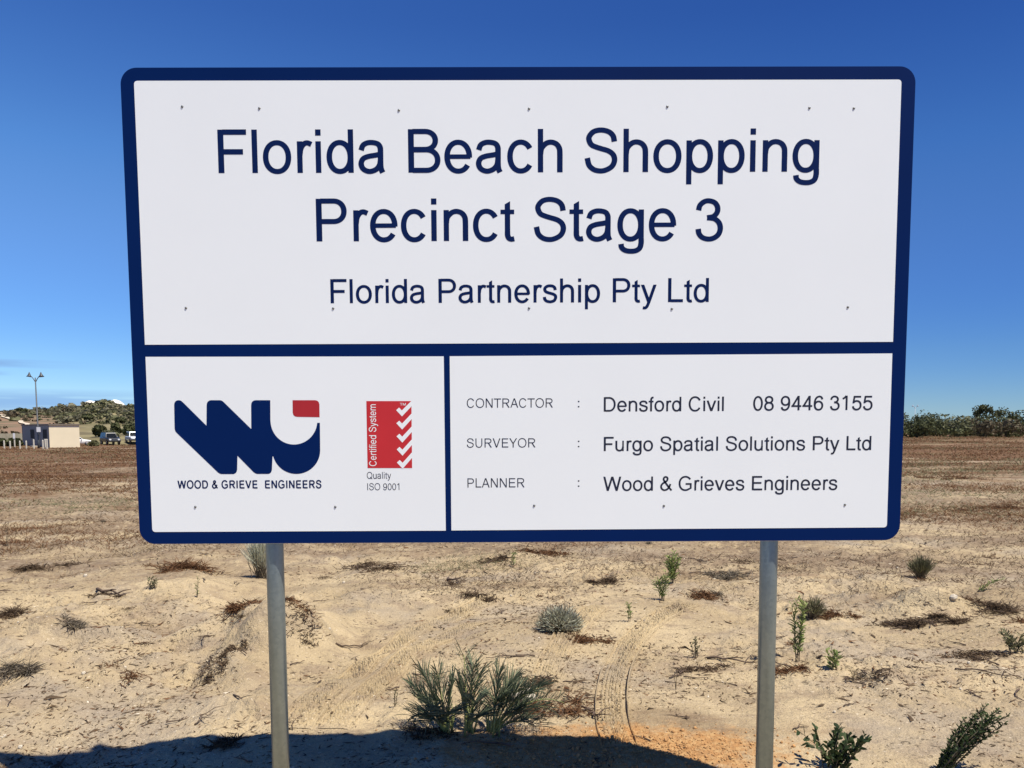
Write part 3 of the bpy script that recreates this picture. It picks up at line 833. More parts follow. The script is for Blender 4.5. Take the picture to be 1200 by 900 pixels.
for k_ in range(5):
    dy, dx = k_ * 92, k_ * 1.2
    t_ = [(326, 184), (346, 166), (366, 186), (437, 112), (437, 152), (367, 228)]
    if k_ == 0: t_ = [(326, 184), (346, 166), (366, 186), (431, 121), (435, 121), (436, 154), (367, 228)]
    ticks.append([zb(x + dx if x < 430 else x, y + dy) for x, y in t_])
fill("badge_ticks", ticks, M_WHITE, depth=-0.0015)
mb = MB()
a, b = S(*zb(187, 577)), S(*zb(183, 143)); capm = S(*zb(187, 300))[0] - S(*zb(137, 300))[0]
line_mb(mb, "Certified System", a, b, capm, depth=-0.0015)
a, b = S(*zb(352, 151)), S(*zb(394, 151))
line_mb(mb, "TM", a, b, S(0, 0)[1] - S(0, 19 / 6)[1], depth=-0.0015)
mb.build("badge_lettering", M_WHITE, panel)
mb = MB()
for txt, l_, r__, base, top in (("Quality", 120, 291, 666, 619), ("ISO 9001", 123, 349, 746, 698)):
    line_mb(mb, txt, S(*zb(l_, base)), S(*zb(r__, base - 1)), S(*zb(l_, top))[1] - S(*zb(l_, base))[1], off=-6)
mb.build("certificate_lettering", M_INK2, panel)

rv = MB()
prof = [(0.0052, 0.0), (0.0050, 0.0012), (0.0036, 0.0022), (0.0016, 0.0027)]
vs = [(r__ * math.cos(2 * math.pi * k_ / 10), -h_, r__ * math.sin(2 * math.pi * k_ / 10)) for r__, h_ in prof for k_ in range(10)] + [(0, -0.0028, 0)]
fs = [(i_ * 10 + k_, i_ * 10 + (k_ + 1) % 10, (i_ + 1) * 10 + (k_ + 1) % 10, (i_ + 1) * 10 + k_) for i_ in range(3) for k_ in range(10)] + [(30 + k_, 30 + (k_ + 1) % 10, 40) for k_ in range(10)]
rv.add(vs, fs)
rivet0 = None
for px, py in [(213.6, 125), (304, 127), (467.5, 129.3), (620, 127.5), (782, 125), (948.5, 126.5), (1000.5, 127), (218, 361), (390.5, 361.5), (620, 361.2), (787.3, 362), (993.5, 360),
               (229, 594), (393, 594), (626, 592.5), (778, 592.7), (990, 591.5)]:
    x_, z_ = S(px, py)
    if rivet0 is None: rivet0 = rv.build("rivet", M_RIVET, panel, smooth=True); o = rivet0
    else: o = rivet0.copy(); COL.objects.link(o); o.parent = panel
    o.location = (x_, -0.0008, z_)

# rails and posts behind
for z_ in (SZ0 + 0.13, SZ0 + 0.95, SZ1 - 0.17):
    mb = MB(); mb.box((0, 0.0155, z_), (3.05, 0.013, 0.05)); mb.build("rail", M_ALU, sign)
PR = 0.037
for pxl in (0.5 * (311.5 + 332.5), 0.5 * (890 + 912)):
    d = ray(pxl, 645); yb = SY + 0.0235 + PR; t = (yb) / d[1]; x_ = d[0] * t - 0.0566
    mb = MB()
    gz = float(ground_z(x_ + 0.0566, yb))
    mb.tube([(x_, yb - SY, gz - 0.4), (x_, yb - SY, gz + 0.9), (x_, yb - SY, SZ1 - 0.05)], PR, 40)
    post = mb.build("post", M_GALV, sign, smooth=True)
    for p_ in post.data.polygons:
        if len(p_.vertices) > 4: p_.use_smooth = False
#--PART2--
# ------------------------------------------------------------------ vegetation materials
M_SILVER = leaf_mat("silver_green_leaf", (0.30, 0.31, 0.22), (0.68, 0.67, 0.52), 5)
M_CYCAD = leaf_mat("grey_green_frond", (0.030, 0.048, 0.027), (0.25, 0.285, 0.175), 9, 0.4)
M_CYCSTEM = mat("yellow_green_stalk", (0.26, 0.28, 0.10), 0.5, var=0.2, scale=20)
M_WEED = leaf_mat("fresh_weed_leaf", (0.11, 0.155, 0.04), (0.34, 0.38, 0.14), 8)
M_DARKLEAF = leaf_mat("dark_leaf", (0.016, 0.030, 0.012), (0.075, 0.105, 0.040), 9)
M_OLIVE = leaf_mat("olive_scrub_leaf", (0.075, 0.078, 0.038), (0.24, 0.225, 0.12), 6)
M_GREYW = leaf_mat("grey_dead_weed", (0.085, 0.070, 0.048), (0.24, 0.20, 0.145), 6, 0.85)
M_RED = leaf_mat("dead_red_brown_weed", (0.065, 0.030, 0.014), (0.21, 0.112, 0.055), 6, 0.8)
M_DEAD = leaf_mat("dead_dark_brown_weed", (0.042, 0.029, 0.018), (0.165, 0.112, 0.068), 6, 0.85)
M_STRAW = leaf_mat("straw_grass", (0.22, 0.155, 0.075), (0.46, 0.35, 0.19), 6, 0.8)
M_TWIG = mat("weathered_twig", (0.085, 0.055, 0.035), 0.85, var=0.45, scale=25)
M_STEM = mat("brown_stem", (0.11, 0.085, 0.05), 0.8, var=0.3, scale=20)
M_BUSHA = leaf_mat("bush_foliage", (0.026, 0.034, 0.015), (0.12, 0.125, 0.055), 0.35)
M_BUSHB = leaf_mat("pale_bush_foliage", (0.090, 0.094, 0.045), (0.19, 0.185, 0.095), 0.35)
M_BUSHC = leaf_mat("brown_bush_foliage", (0.045, 0.040, 0.022), (0.16, 0.125, 0.075), 0.35)
M_BUSHD = leaf_mat("hill_scrub_foliage", (0.10, 0.097, 0.060), (0.20, 0.185, 0.115), 0.35)
M_TRUNK = mat("bark", (0.10, 0.08, 0.06), 0.9, var=0.3, scale=4)
M_STONE = mat("pale_limestone", (0.50, 0.44, 0.34), 0.9, var=0.18, scale=18, bump=0.6)

def rdir(tilt, az=None):
    az = RNG.uniform(0, 2 * math.pi) if az is None else az
    return np.array([math.sin(tilt) * math.cos(az), math.sin(tilt) * math.sin(az), math.cos(tilt)])
def UP(h): return np.array([0, 0, h])
def plant(name, px, py, label, cat, group=None):
    p = gp(px, py)
    return empty(name, p, label, cat, group), mpp(p), p
def lz(p, dx, dy): return float(ground_z(p[0] + dx, p[1] + dy)) - p[2]

# the grey-green cycad in front of the sign's centre -------------------
cyc, k_, P0 = plant("cycad", 548, 858, "grey green cycad clump with stiff arching fronds on the sand between the posts", "cycad")
def frond(tip, lift, n=34, L=0.165, base=(0, 0), upness=0.75):
    tip = np.array(tip, float) * np.array([1, 1, 0.92]); b0 = np.array([base[0], base[1], lz(P0, *base) - 0.02])
    mid = (b0 + tip) / 2 + np.array([0, 0, lift])
    t = np.linspace(0, 1, 14)[:, None]
    C = (1 - t) ** 2 * b0 + 2 * t * (1 - t) * mid + t * t * tip
    st = MB(); st.tube(C, list(np.linspace(0.0065, 0.0018, 14)), 6)
    f = st.build("frond", M_CYCSTEM, cyc, smooth=True)
    lf = MB()
    for u in np.linspace(0.30, 1.0, n):
        i_ = min(int(u * 13), 12); c = C[i_] + (C[i_ + 1] - C[i_]) * (u * 13 - i_)
        T = C[i_ + 1] - C[i_]; T /= np.linalg.norm(T)
        sd = np.cross(T, (0, 0, 1.0)); sd /= np.linalg.norm(sd) + 1e-9
        for s_ in (-1, 1):
            d = T * 0.45 + sd * s_ * 0.75 + UP(upness) * RNG.uniform(0.6, 1.2) + RNG.normal(0, 0.14, 3)
            lf.blade(c, d, L * RNG.uniform(0.7, 1.1) * (1 - 0.45 * max(0, u - 0.6)), 0.0050, droop=RNG.uniform(-0.05, 0.35), segs=4, side=np.cross(d, T + RNG.normal(0, 0.2, 3)))
    lf.build("leaflets", M_CYCAD, f)
LB, MBASE, RB = dict(base=(-0.11, 0.0)), dict(base=(0.0, 0.02)), dict(base=(0.13, 0.04))
for tip, lift, kw in [((-0.24, 0.02, 0.35), 0.06, LB), ((-0.16, 0.03, 0.34), 0.05, LB), ((-0.08, 0.0, 0.29), 0.05, LB), ((-0.27, -0.03, 0.22), 0.09, LB), ((-0.28, -0.06, 0.12), 0.10, dict(LB, upness=0.35)),
                      ((-0.20, -0.10, 0.09), 0.10, dict(LB, upness=0.2)), ((-0.10, -0.10, 0.15), 0.08, dict(LB, upness=0.3)), ((-0.17, -0.07, 0.17), 0.07, dict(LB, upness=0.5)),
                      ((-0.02, 0.08, 0.43), 0.04, MBASE), ((0.03, 0.05, 0.37), 0.06, MBASE), ((0.06, 0.10, 0.31), 0.08, MBASE), ((-0.04, 0.02, 0.27), 0.05, MBASE), ((0.05, -0.06, 0.20), 0.08, MBASE), ((0.09, -0.08, 0.12), 0.09, dict(MBASE, upness=0.3)),
                      ((0.17, 0.06, 0.32), 0.08, RB), ((0.25, 0.08, 0.28), 0.11, RB), ((0.30, 0.05, 0.23), 0.12, RB), ((0.22, 0.0, 0.22), 0.10, RB), ((0.15, -0.02, 0.20), 0.07, RB), ((0.36, 0.10, 0.19), 0.13, RB), ((0.28, -0.05, 0.12), 0.10, dict(RB, upness=0.4)),
                      ((0.42, 0.06, 0.12), 0.12, dict(RB, upness=0.5)), ((0.36, -0.10, 0.07), 0.10, dict(RB, upness=0.4)), ((0.40, 0.16, 0.21), 0.10, RB), ((-0.30, 0.05, 0.26), 0.06, LB),
                      ((0.51, 0.0, 0.17), 0.17, dict(RB, n=44, L=0.11, upness=1.15))]:
    frond(tip, lift, **kw)
st = MB()
for i_ in range(16):
    b0 = np.array([RNG.choice([-0.11, 0.0, 0.0, 0.13]) + RNG.uniform(-0.04, 0.04), RNG.uniform(-0.05, 0.03), 0]); b0[2] = lz(P0, b0[0], b0[1]) - 0.01
    d = rdir(RNG.uniform(0, 0.35)); st.tube([b0, b0 + d * 0.07, b0 + d * 0.15 + UP(0.01)], [0.006, 0.005, 0.003], 6)
st.build("stalks", M_CYCSTEM, cyc, smooth=True)

# generic growers -------------------------------------------------------
def spiky_bush(name, px, py, h, w, label, cat, m, n=420, blade_w=0.006, bl=0.35, tilt=1.35, group=None, stems=True, lean=(0, 0)):
    o, k, p = plant(name, px, py, label, cat, group)
    H, W_ = h * k, w * k / 2
    lf, sm = MB(), MB()
    for i_ in range(n):
        az = RNG.uniform(0, 2 * math.pi); ti = tilt * math.sqrt(RNG.uniform(0, 1))
        d = np.array([math.sin(ti) * math.cos(az) * W_ * 1.05, math.sin(ti) * math.sin(az) * W_ * 0.9, math.cos(ti) * H * 0.95]) + np.array([lean[0], lean[1], 0]) * H
        e = d * RNG.uniform(0.72, 1.0) + RNG.normal(0, 0.04, 3) * H
        b0 = np.array([RNG.normal(0, W_ * 0.12), RNG.normal(0, W_ * 0.12), 0]); b0[2] = lz(p, b0[0], b0[1]) - 0.005
        if stems and i_ % 4 == 0: sm.tube([b0, b0 + e * 0.5, e * 0.9], [0.0026, 0.002, 0.0012], 4, caps=False)
        q = b0 + (e - b0) * RNG.uniform(0.35, 0.65)
        v = e - q; L = np.linalg.norm(v) * RNG.uniform(0.9, 1.2) * (bl / 0.35)
        lf.blade(q, v + RNG.normal(0, 0.18, 3) * np.linalg.norm(v), max(L, 0.02), blade_w, droop=RNG.uniform(-0.05, 0.2), segs=3)
    lf.build("foliage", m, o)
    if stems: sm.build("stems", M_STEM, o)
    return o
def weed(name, px, py, h, w, label, cat, m, nst=5, leaf=0.03, lw=0.012, nl=26, tilt=0.35, lean=(0, 0), group=None, stemr=0.0025):
    """upright stems with leaves all the way up"""
    o, k, p = plant(name, px, py, label, cat, group)
    H, W_ = h * k, w * k / 2
    sm, lf = MB(), MB()
    for i_ in range(nst):
        az = RNG.uniform(0, 2 * math.pi); rr = RNG.uniform(0.1, 1.0) * W_
        tip = np.array([math.cos(az) * rr + lean[0] * H, math.sin(az) * rr * 0.7 + lean[1] * H, H * RNG.uniform(0.6, 1.0)])
        b0 = np.array([RNG.normal(0, W_ * 0.15), RNG.normal(0, W_ * 0.15), 0]); b0[2] = lz(p, b0[0], b0[1]) - 0.005
        mid = (b0 + tip) / 2 + np.array([-lean[0] * H * 0.15, 0, H * 0.08]) + RNG.normal(0, 0.05 * H, 3)
        t = np.linspace(0, 1, 9)[:, None]; C = (1 - t) ** 2 * b0 + 2 * t * (1 - t) * mid + t * t * tip
        sm.tube(C, list(np.linspace(stemr, stemr * 0.4, 9)), 5, caps=False)
        for u in np.linspace(0.15, 1.0, nl):
            j_ = min(int(u * 8), 7); c = C[j_] + (C[j_ + 1] - C[j_]) * (u * 8 - j_)
            T = C[j_ + 1] - C[j_]; T /= np.linalg.norm(T)
            d = T * 0.7 + rdir(RNG.uniform(0.9, 1.7)) * 0.9
            lf.blade(c, d, leaf * RNG.uniform(0.6, 1.25), lw * RNG.uniform(0.7, 1.2), droop=RNG.uniform(0, 0.4), segs=4)
    sm.build("stems", M_STEM, o, smooth=True); lf.build("leaves", m, o)
    return o
def clump(name, px, py, h, w, label, cat, m, n=160, dw=None, group=None, tw=10, dpt=0.6):
    """low mat of dead weed: many short tangled blades and a few twigs"""
    o, k, p = plant(name, px, py, label, cat, group)
    H, W_ = h * k * 0.62, w * k / 2
    D = W_ * dpt; n = int(n * 1.3)
    lf, sm = MB(), MB()
    heaps = [(RNG.uniform(-0.7, 0.7), RNG.uniform(-0.7, 0.7), RNG.uniform(0.2, 0.6)) for _ in range(6)]
    for i_ in range(n):
        a = RNG.uniform(0, 2 * math.pi); r = math.sqrt(RNG.uniform(0, 1)) * RNG.uniform(0.3, 1.6)
        hx_, hy_, hs_ = heaps[RNG.integers(6)]
        b0 = np.array([(hx_ + math.cos(a) * r * hs_) * W_, (hy_ + math.sin(a) * r * hs_) * D, 0]); b0[2] = lz(p, b0[0], b0[1]) + RNG.uniform(-0.003, 0.25) * H * (1 - 0.6 * r)
        lf.blade(b0, rdir(RNG.uniform(0.7, 1.6)), H * RNG.uniform(0.6, 1.8), 0.006 * RNG.uniform(0.6, 1.4) * max(1, k / 0.006) ** 0.6, droop=RNG.uniform(0.1, 0.5), segs=3)
    for i_ in range(tw):
        a = RNG.uniform(0, 2 * math.pi); b0 = np.array([RNG.uniform(-1, 1) * W_, RNG.uniform(-1, 1) * D, 0]); b0[2] = lz(p, b0[0], b0[1]) + H * 0.15
        d = np.array([math.cos(a), math.sin(a), RNG.uniform(-0.1, 0.35)]) * W_ * RNG.uniform(0.25, 0.6)
        sm.tube([b0 - d * 0.5, b0 + RNG.normal(0, 0.01, 3), b0 + d * 0.5], [0.004, 0.0035, 0.0015], 5)
    lf.build("weed_blades", m, o)
    if tw: sm.build("twigs", M_TWIG, o)
    return o

spiky_bush("silver_bush", 656, 739, 41, 74, "rounded silvery grey bush on the sand behind the sign's centre", "bush", M_SILVER, n=1500, blade_w=0.005, bl=0.22)
clump("dead_weed_mat", 694, 750, 12, 62, "reddish dead weed mat at the foot of the silvery bush", "dead weeds", M_RED, n=420)
spiky_bush("grass_tussock", 306, 677, 50, 52, "tall grey green grass tussock half hidden by the left post", "tussock", M_SILVER, n=420, blade_w=0.006, bl=0.5, tilt=0.75)
spiky_bush("scrub_plant", 1078, 678, 34, 40, "dusky olive scrub plant beyond the sign's bottom right corner", "shrub", M_OLIVE, n=380, blade_w=0.007, tilt=1.0)
weed("tall_weed", 934, 775, 78, 30, "tall pale green weed with feathery upright stems right of the right post", "weed", M_WEED, nst=6, leaf=0.05, lw=0.010, nl=42)
spiky_bush("olive_weed", 953, 724, 30, 42, "spreading olive weed behind the tall feathery weed", "weed", M_OLIVE, n=260, blade_w=0.006, tilt=1.1)
weed("broadleaf_seedling", 976, 786, 24, 30, "small fresh green seedling standing alone right of the tall weed", "seedling", M_WEED, nst=6, leaf=0.045, lw=0.016, nl=9, tilt=0.8)
weed("thin_seedling", 1000, 800, 20, 12, "thin pale seedling with a brown base beside the green seedling", "seedling", M_STRAW, nst=3, leaf=0.03, lw=0.006, nl=10)
weed("green_weed", 787, 684, 36, 34, "bright green leafy weed growing under the sign left of the right post", "weed", M_WEED, nst=12, leaf=0.06, lw=0.014, nl=22)
weed("green_weed", 776, 704, 36, 22, "slender green weed just in front of the bright leafy one", "weed", M_WEED, nst=7, leaf=0.06, lw=0.010, nl=22)
weed("sprig", 737, 728, 28, 10, "single upright green sprig between the silvery bush and the tyre track", "weed", M_WEED, nst=2, leaf=0.035, lw=0.008, nl=26)
weed("sprig", 601, 665, 22, 10, "small green sprig close under the sign's bottom edge", "weed", M_WEED, nst=3, leaf=0.04, lw=0.010, nl=16)
weed("broadleaf_weed", 976, 903, 52, 78, "dark broad leaved weed in front of the right post's foot", "weed", M_DARKLEAF, nst=17, leaf=0.046, lw=0.020, nl=15, tilt=0.9, stemr=0.003)
weed("drooping_shrub", 1098, 912, 80, 52, "dark bushy shrub leaning to the right at the bottom right corner", "shrub", M_DARKLEAF, nst=24, leaf=0.026, lw=0.008, nl=80, lean=(0.78, 0.1), stemr=0.004)
weed("low_weed", 1190, 765, 26, 50, "low green weed on a dark mound at the right edge", "weed", M_OLIVE, nst=14, leaf=0.045, lw=0.010, nl=18)
weed("leaning_sprout", 1146, 694, 22, 12, "thin green sprout leaning right near the white stone", "weed", M_WEED, nst=3, leaf=0.05, lw=0.010, nl=14, lean=(1.1, 0.0))
weed("thin_seedling", 815, 770, 24, 18, "thin brown stalked seedling left of the right post above dead twigs", "seedling", M_OLIVE, nst=4, leaf=0.03, lw=0.008, nl=12)
weed("thin_seedling", 792, 808, 22, 8, "bare upright stick of a seedling on open sand beside the tyre track", "seedling", M_STRAW, nst=2, leaf=0.015, lw=0.005, nl=8)
weed("thin_seedling", 463, 828, 22, 10, "tiny brown seedling left of the cycad", "seedling", M_OLIVE, nst=3, leaf=0.02, lw=0.006, nl=8)
weed("stalk_weed", 8, 640, 28, 8, "thin dry upright stalk at the left edge", "weed", M_DEAD, nst=3, leaf=0.05, lw=0.008, nl=8)
weed("sprig", 231, 700, 24, 8, "tiny green sprig left of the left post below the tussock", "weed", M_WEED, nst=3, leaf=0.03, lw=0.006, nl=12)
weed("sprig", 179, 690, 14, 22, "flat green sprig on the sand in front of the red dead clump", "weed", M_OLIVE, nst=7, leaf=0.04, lw=0.009, nl=10)
weed("tall_weed", 893, 772, 40, 14, "thin straw coloured weed standing at the right post's left side", "weed", M_STRAW, nst=4, leaf=0.04, lw=0.007, nl=12)

clump("dead_weed_mat", 219, 667, 22, 66, "rusty red dead weed clump left of the left post", "dead weeds", M_RED, n=520)
clump("dead_weed_mat", 285, 711, 14, 52, "rusty dead weed clump touching the left post's left side", "dead weeds", M_RED, n=300)
clump("dead_weed_mat", 437, 664, 10, 90, "long dark dead weed mat right of the left post", "dead weeds", M_DEAD, n=600, dpt=0.9)
clump("dead_weed_mat", 350, 706, 8, 56, "brown dead weed mat beside the left post's right side", "dead weeds", M_RED, n=280, dpt=0.8)
clump("dead_weed_mat", 345, 735, 8, 50, "thin dark dead weed patch lower right of the left post", "dead weeds", M_DEAD, n=200, dpt=0.8)
clump("dead_weed_mat", 640, 648, 9, 70, "red brown dead weed under the sign's bottom edge at its middle", "dead weeds", M_RED, n=420)
clump("dead_weed_mat", 580, 658, 10, 50, "dark dead weed under the sign's bottom edge left of the middle", "dead weeds", M_DEAD, n=300)
clump("dead_weed_mat", 562, 702, 13, 44, "grey brown dead weed between the left post and silvery bush", "dead weeds", M_DEAD, n=260)
clump("dead_weed_mat", 710, 683, 12, 46, "dark dead weed tuft right of centre under the sign", "dead weeds", M_DEAD, n=280)
clump("dead_weed_mat", 812, 700, 10, 70, "brown dead weed mat around the green weeds' feet", "dead weeds", M_RED, n=420)
clump("dead_weed_mat", 850, 674, 12, 70, "dusty brown dead weeds behind the green weeds", "dead weeds", M_GREYW, n=420)
clump("dead_weed_mat", 655, 830, 17, 92, "brown heap of dead leaves under the cycad's long frond", "dead weeds", M_RED, n=420, tw=26)
clump("dead_weed_mat", 617, 800, 12, 60, "dark dead leaves behind the cycad's right hand fronds", "dead weeds", M_DEAD, n=260)
clump("dead_weed_mat", 820, 784, 8, 76, "line of dark dead weed on the sand left of the right post", "dead weeds", M_DEAD, n=260, dpt=0.3)
clump("dead_weed_mat", 930, 785, 12, 60, "dead brown weed at the tall feathery weed's foot", "dead weeds", M_RED, n=300)
clump("dead_weed_mat", 985, 720, 9, 60, "flat brown dead weed right of the olive weed", "dead weeds", M_RED, n=300)
clump("dead_weed_mat", 1020, 796, 9, 60, "tangle of dead twigs right of the small seedlings", "dead weeds", M_DEAD, n=120, tw=30)
clump("dead_weed_mat", 1180, 715, 16, 70, "dark dead scrub at the right edge above the low weed", "dead weeds", M_DEAD, n=420)
clump("dead_weed_mat", 1150, 770, 12, 80, "dark mat of dead scrub around the low weed's foot", "dead weeds", M_DEAD, n=420)
clump("dead_weed_mat", 88, 733, 14, 40, "small grey dead weed tuft alone on the left sand", "dead weeds", M_GREYW, n=260)
clump("dead_weed_mat", 22, 786, 24, 44, "grey dead scrub tuft low at the left edge", "dead weeds", M_GREYW, n=300)
clump("dead_weed_mat", 5, 722, 20, 44, "dark dead scrub cut by the left edge", "dead weeds", M_DEAD, n=300)
clump("dead_weed_mat", 125, 696, 7, 46, "thin dark dead weed line left of the red clump", "dead weeds", M_DEAD, n=180, dpt=0.4)
clump("dead_weed_mat", 60, 665, 12, 66, "brown dead weeds on the far left sand", "dead weeds", M_DEAD, n=360)
clump("dead_weed_mat", 265, 872, 18, 40, "small dark scraggly scrub on the shadow's edge left of the left post", "dead weeds", M_DEAD, n=200)
clump("dead_weed_mat", 500, 862, 14, 70, "dark scraps of dead scrub at the cycad's left foot", "dead weeds", M_DEAD, n=260)
clump("dead_weed_mat", 1150, 598, 9, 110, "rusty weed thicket right of the sign's lower edge", "dead weeds", M_RED, n=600)
clump("dead_weed_mat", 1110, 560, 7, 90, "rusty weed thicket farther off right of the sign", "dead weeds", M_RED, n=500)
clump("shade_scraps", 262, 772, 6, 46, "dark debris deepening the shaded side of the small sand bank left of the left post", "bark scraps", M_DEAD, n=900, tw=5, dpt=1.9)  # debris on the bank, placed to darken its shaded side as well
clump("shade_scraps", 1088, 729, 13, 92, "dark crescent of scraps standing for slope shade on a sand hump right of the sign", "bark scraps", M_DEAD, n=1700, tw=16, dpt=0.45)  # dark litter put on the hump's front in place of slope shade

# stones ----------------------------------------------------------------
def stone(px, py, w, h, label, group=None, name="stone"):
    p = gp(px, py); k = mpp(p)
    bm_ = MB(); n1, n2 = 7, 10; vs = []
    for i_ in range(n1 + 1):
        th = math.pi * i_ / n1
        for j_ in range(n2):
            ph = 2 * math.pi * j_ / n2
            r = 1 + RNG.normal(0, 0.09)
            vs.append((r * math.sin(th) * math.cos(ph) * w * k / 2, r * math.sin(th) * math.sin(ph) * w * k * 0.4, r * math.cos(th) * h * k * 0.62 + h * k * 0.35))
    fs = [(i_ * n2 + j_, i_ * n2 + (j_ + 1) % n2, (i_ + 1) * n2 + (j_ + 1) % n2, (i_ + 1) * n2 + j_) for i_ in range(n1) for j_ in range(n2)]
    fs = [f[::-1] for f in fs]
    bm_.add(vs, fs)
    o = bm_.build(name, M_STONE); o.location = p
    return tag(o, label, "stone", group)
stone(614, 821, 30, 15, "pale rounded stone under the cycad's right fronds")
stone(1117, 702, 9, 6, "small bright white stone on the right hand sand")
pebs = [stone(100, 676, 5, 3.5, "tiny pale pebble lying on the open sand", "pebbles on the sand", "pebble")]
def put_on_ground(o, r, a, scale, sink=0.0):
    x, y = r * math.sin(a), r * math.cos(a)
    o.location = (x, y, float(ground_z(x, y)) - sink); o.rotation_euler = (0, 0, RNG.uniform(0, 6.28)); o.scale = (scale, scale, scale)
for i_ in range(36):
    c = pebs[0].copy(); COL.objects.link(c)
    put_on_ground(c, 3.9 * math.exp(RNG.uniform(0, 1.25)), RNG.uniform(-0.60, 0.60), RNG.uniform(0.25, 0.7))

# twigs: each stick is its own thing ----------------------------------------
protos = []
for i_ in range(7):
    mb = MB(); L = RNG.uniform(0.10, 0.24); bend = RNG.normal(0, 0.12)
    C = [np.array([t * L - L / 2, bend * L * math.sin(t * 3.0) + RNG.normal(0, 0.004), 0.006 + 0.03 * abs(math.sin(t * 5 + i_)) * L]) for t in np.linspace(0, 1, 7)]
    mb.tube(C, list(np.linspace(0.0055, 0.0018, 7)), 6)
    for q in range(RNG.integers(0, 3)):
        j_ = RNG.integers(2, 5); mb.tube([C[j_], C[j_] + np.array([0.02, RNG.choice([-1, 1]) * 0.03, 0.008]), C[j_] + np.array([0.05, RNG.choice([-1, 1]) * 0.045, 0.014])], [0.003, 0.0022, 0.001], 5)
    o = mb.build("twig", M_TWIG, smooth=True)
    tag(o, "short dry brown twig lying on the bare sand", "twig", "dry twigs scattered on the sand")
    put_on_ground(o, 5 + i_ * 0.4, RNG.uniform(-0.5, 0.5), 1.0); protos.append(o)
for i_ in range(150):
    o = protos[i_ % 7].copy(); COL.objects.link(o)
    put_on_ground(o, 3.85 * math.exp(RNG.uniform(0, 1.05)), RNG.uniform(-0.60, 0.60), RNG.uniform(0.45, 1.15))
def branch(px0, py0, px1, py1, label, r=0.007):
    a, b = gp(px0, py0), gp(px1, py1); a, b = np.array(a), np.array(b)
    C = []
    for t in np.linspace(0, 1, 8):
        q = a + (b - a) * t + np.array([RNG.normal(0, 0.008), RNG.normal(0, 0.012), 0]); q[2] = float(ground_z(q[0], q[1])) + r + 0.012 * math.sin(t * 3.1); C.append(q)
    mb = MB(); o_ = np.array(C[0]); C = [c - o_ for c in C]
    mb.tube(C, list(np.linspace(r, r * 0.35, 8)), 7)
    for j_ in (3, 5): mb.tube([C[j_], C[j_] + np.array([0.04, 0.05 * (j_ - 4), 0.02]), C[j_] + np.array([0.10, 0.08 * (j_ - 4), 0.025])], [r * 0.5, r * 0.4, r * 0.2], 5)
    o = mb.build("branch", M_TWIG, smooth=True); o.location = o_
    tag(o, label, "branch")
branch(112, 693, 147, 699, "short thick dark branch on the sand left of the red clump", 0.016)
branch(1120, 785, 1196, 795, "long thin dry branch near the right edge", 0.006)
branch(830, 774, 888, 777, "straight dry branch ending at the right post", 0.009)
branch(395, 757, 430, 755, "thin dry branch on the sand right of the left post", 0.007)
branch(523, 678, 540, 684, "short black branch between the posts under the sign", 0.014)
branch(690, 836, 703, 846, "short stick beside the tyre track near the orange sand", 0.008)
branch(600, 843, 640, 845, "pale stick lying in the dead leaves by the cycad", 0.008)
branch(228, 850, 245, 838, "thin twig lying left of the left post near the shadow", 0.005)
branch(958, 770, 985, 776, "dark twig lying behind the small green seedling", 0.007)

tufts = []
for i_, (m_, h_, w_) in enumerate(((M_RED, 0.06, 0.13), (M_DEAD, 0.05, 0.10), (M_GREYW, 0.07, 0.09), (M_DEAD, 0.03, 0.17), (M_RED, 0.035, 0.20))):
    lf = MB()
    for q in range(110):
        a = RNG.uniform(0, 6.28); r = RNG.uniform(0, 1) ** 0.8
        lf.blade((math.cos(a) * r * w_ * RNG.uniform(0.3, 1), math.sin(a) * r * w_ * 0.6, RNG.uniform(0, 0.3) * h_), rdir(RNG.uniform(0.4, 1.6)), h_ * RNG.uniform(0.5, 1.5), 0.005, droop=RNG.uniform(0.1, 0.5), segs=3)
    o = lf.build("dry_tuft", m_)
    tag(o, "small dry weed tuft scattered on the open sand", "weed tuft", "dry tufts scattered on the sand")
    put_on_ground(o, 6 + i_, RNG.uniform(-0.5, 0.5), 1.0); tufts.append(o)
for i_ in range(28):
    o = tufts[i_ % 5].copy(); COL.objects.link(o)
    put_on_ground(o, 5.0 * math.exp(RNG.uniform(0, 1) ** 0.7 * 1.25), RNG.uniform(-0.6, 0.6), math.exp(RNG.normal(-0.1, 0.4)))

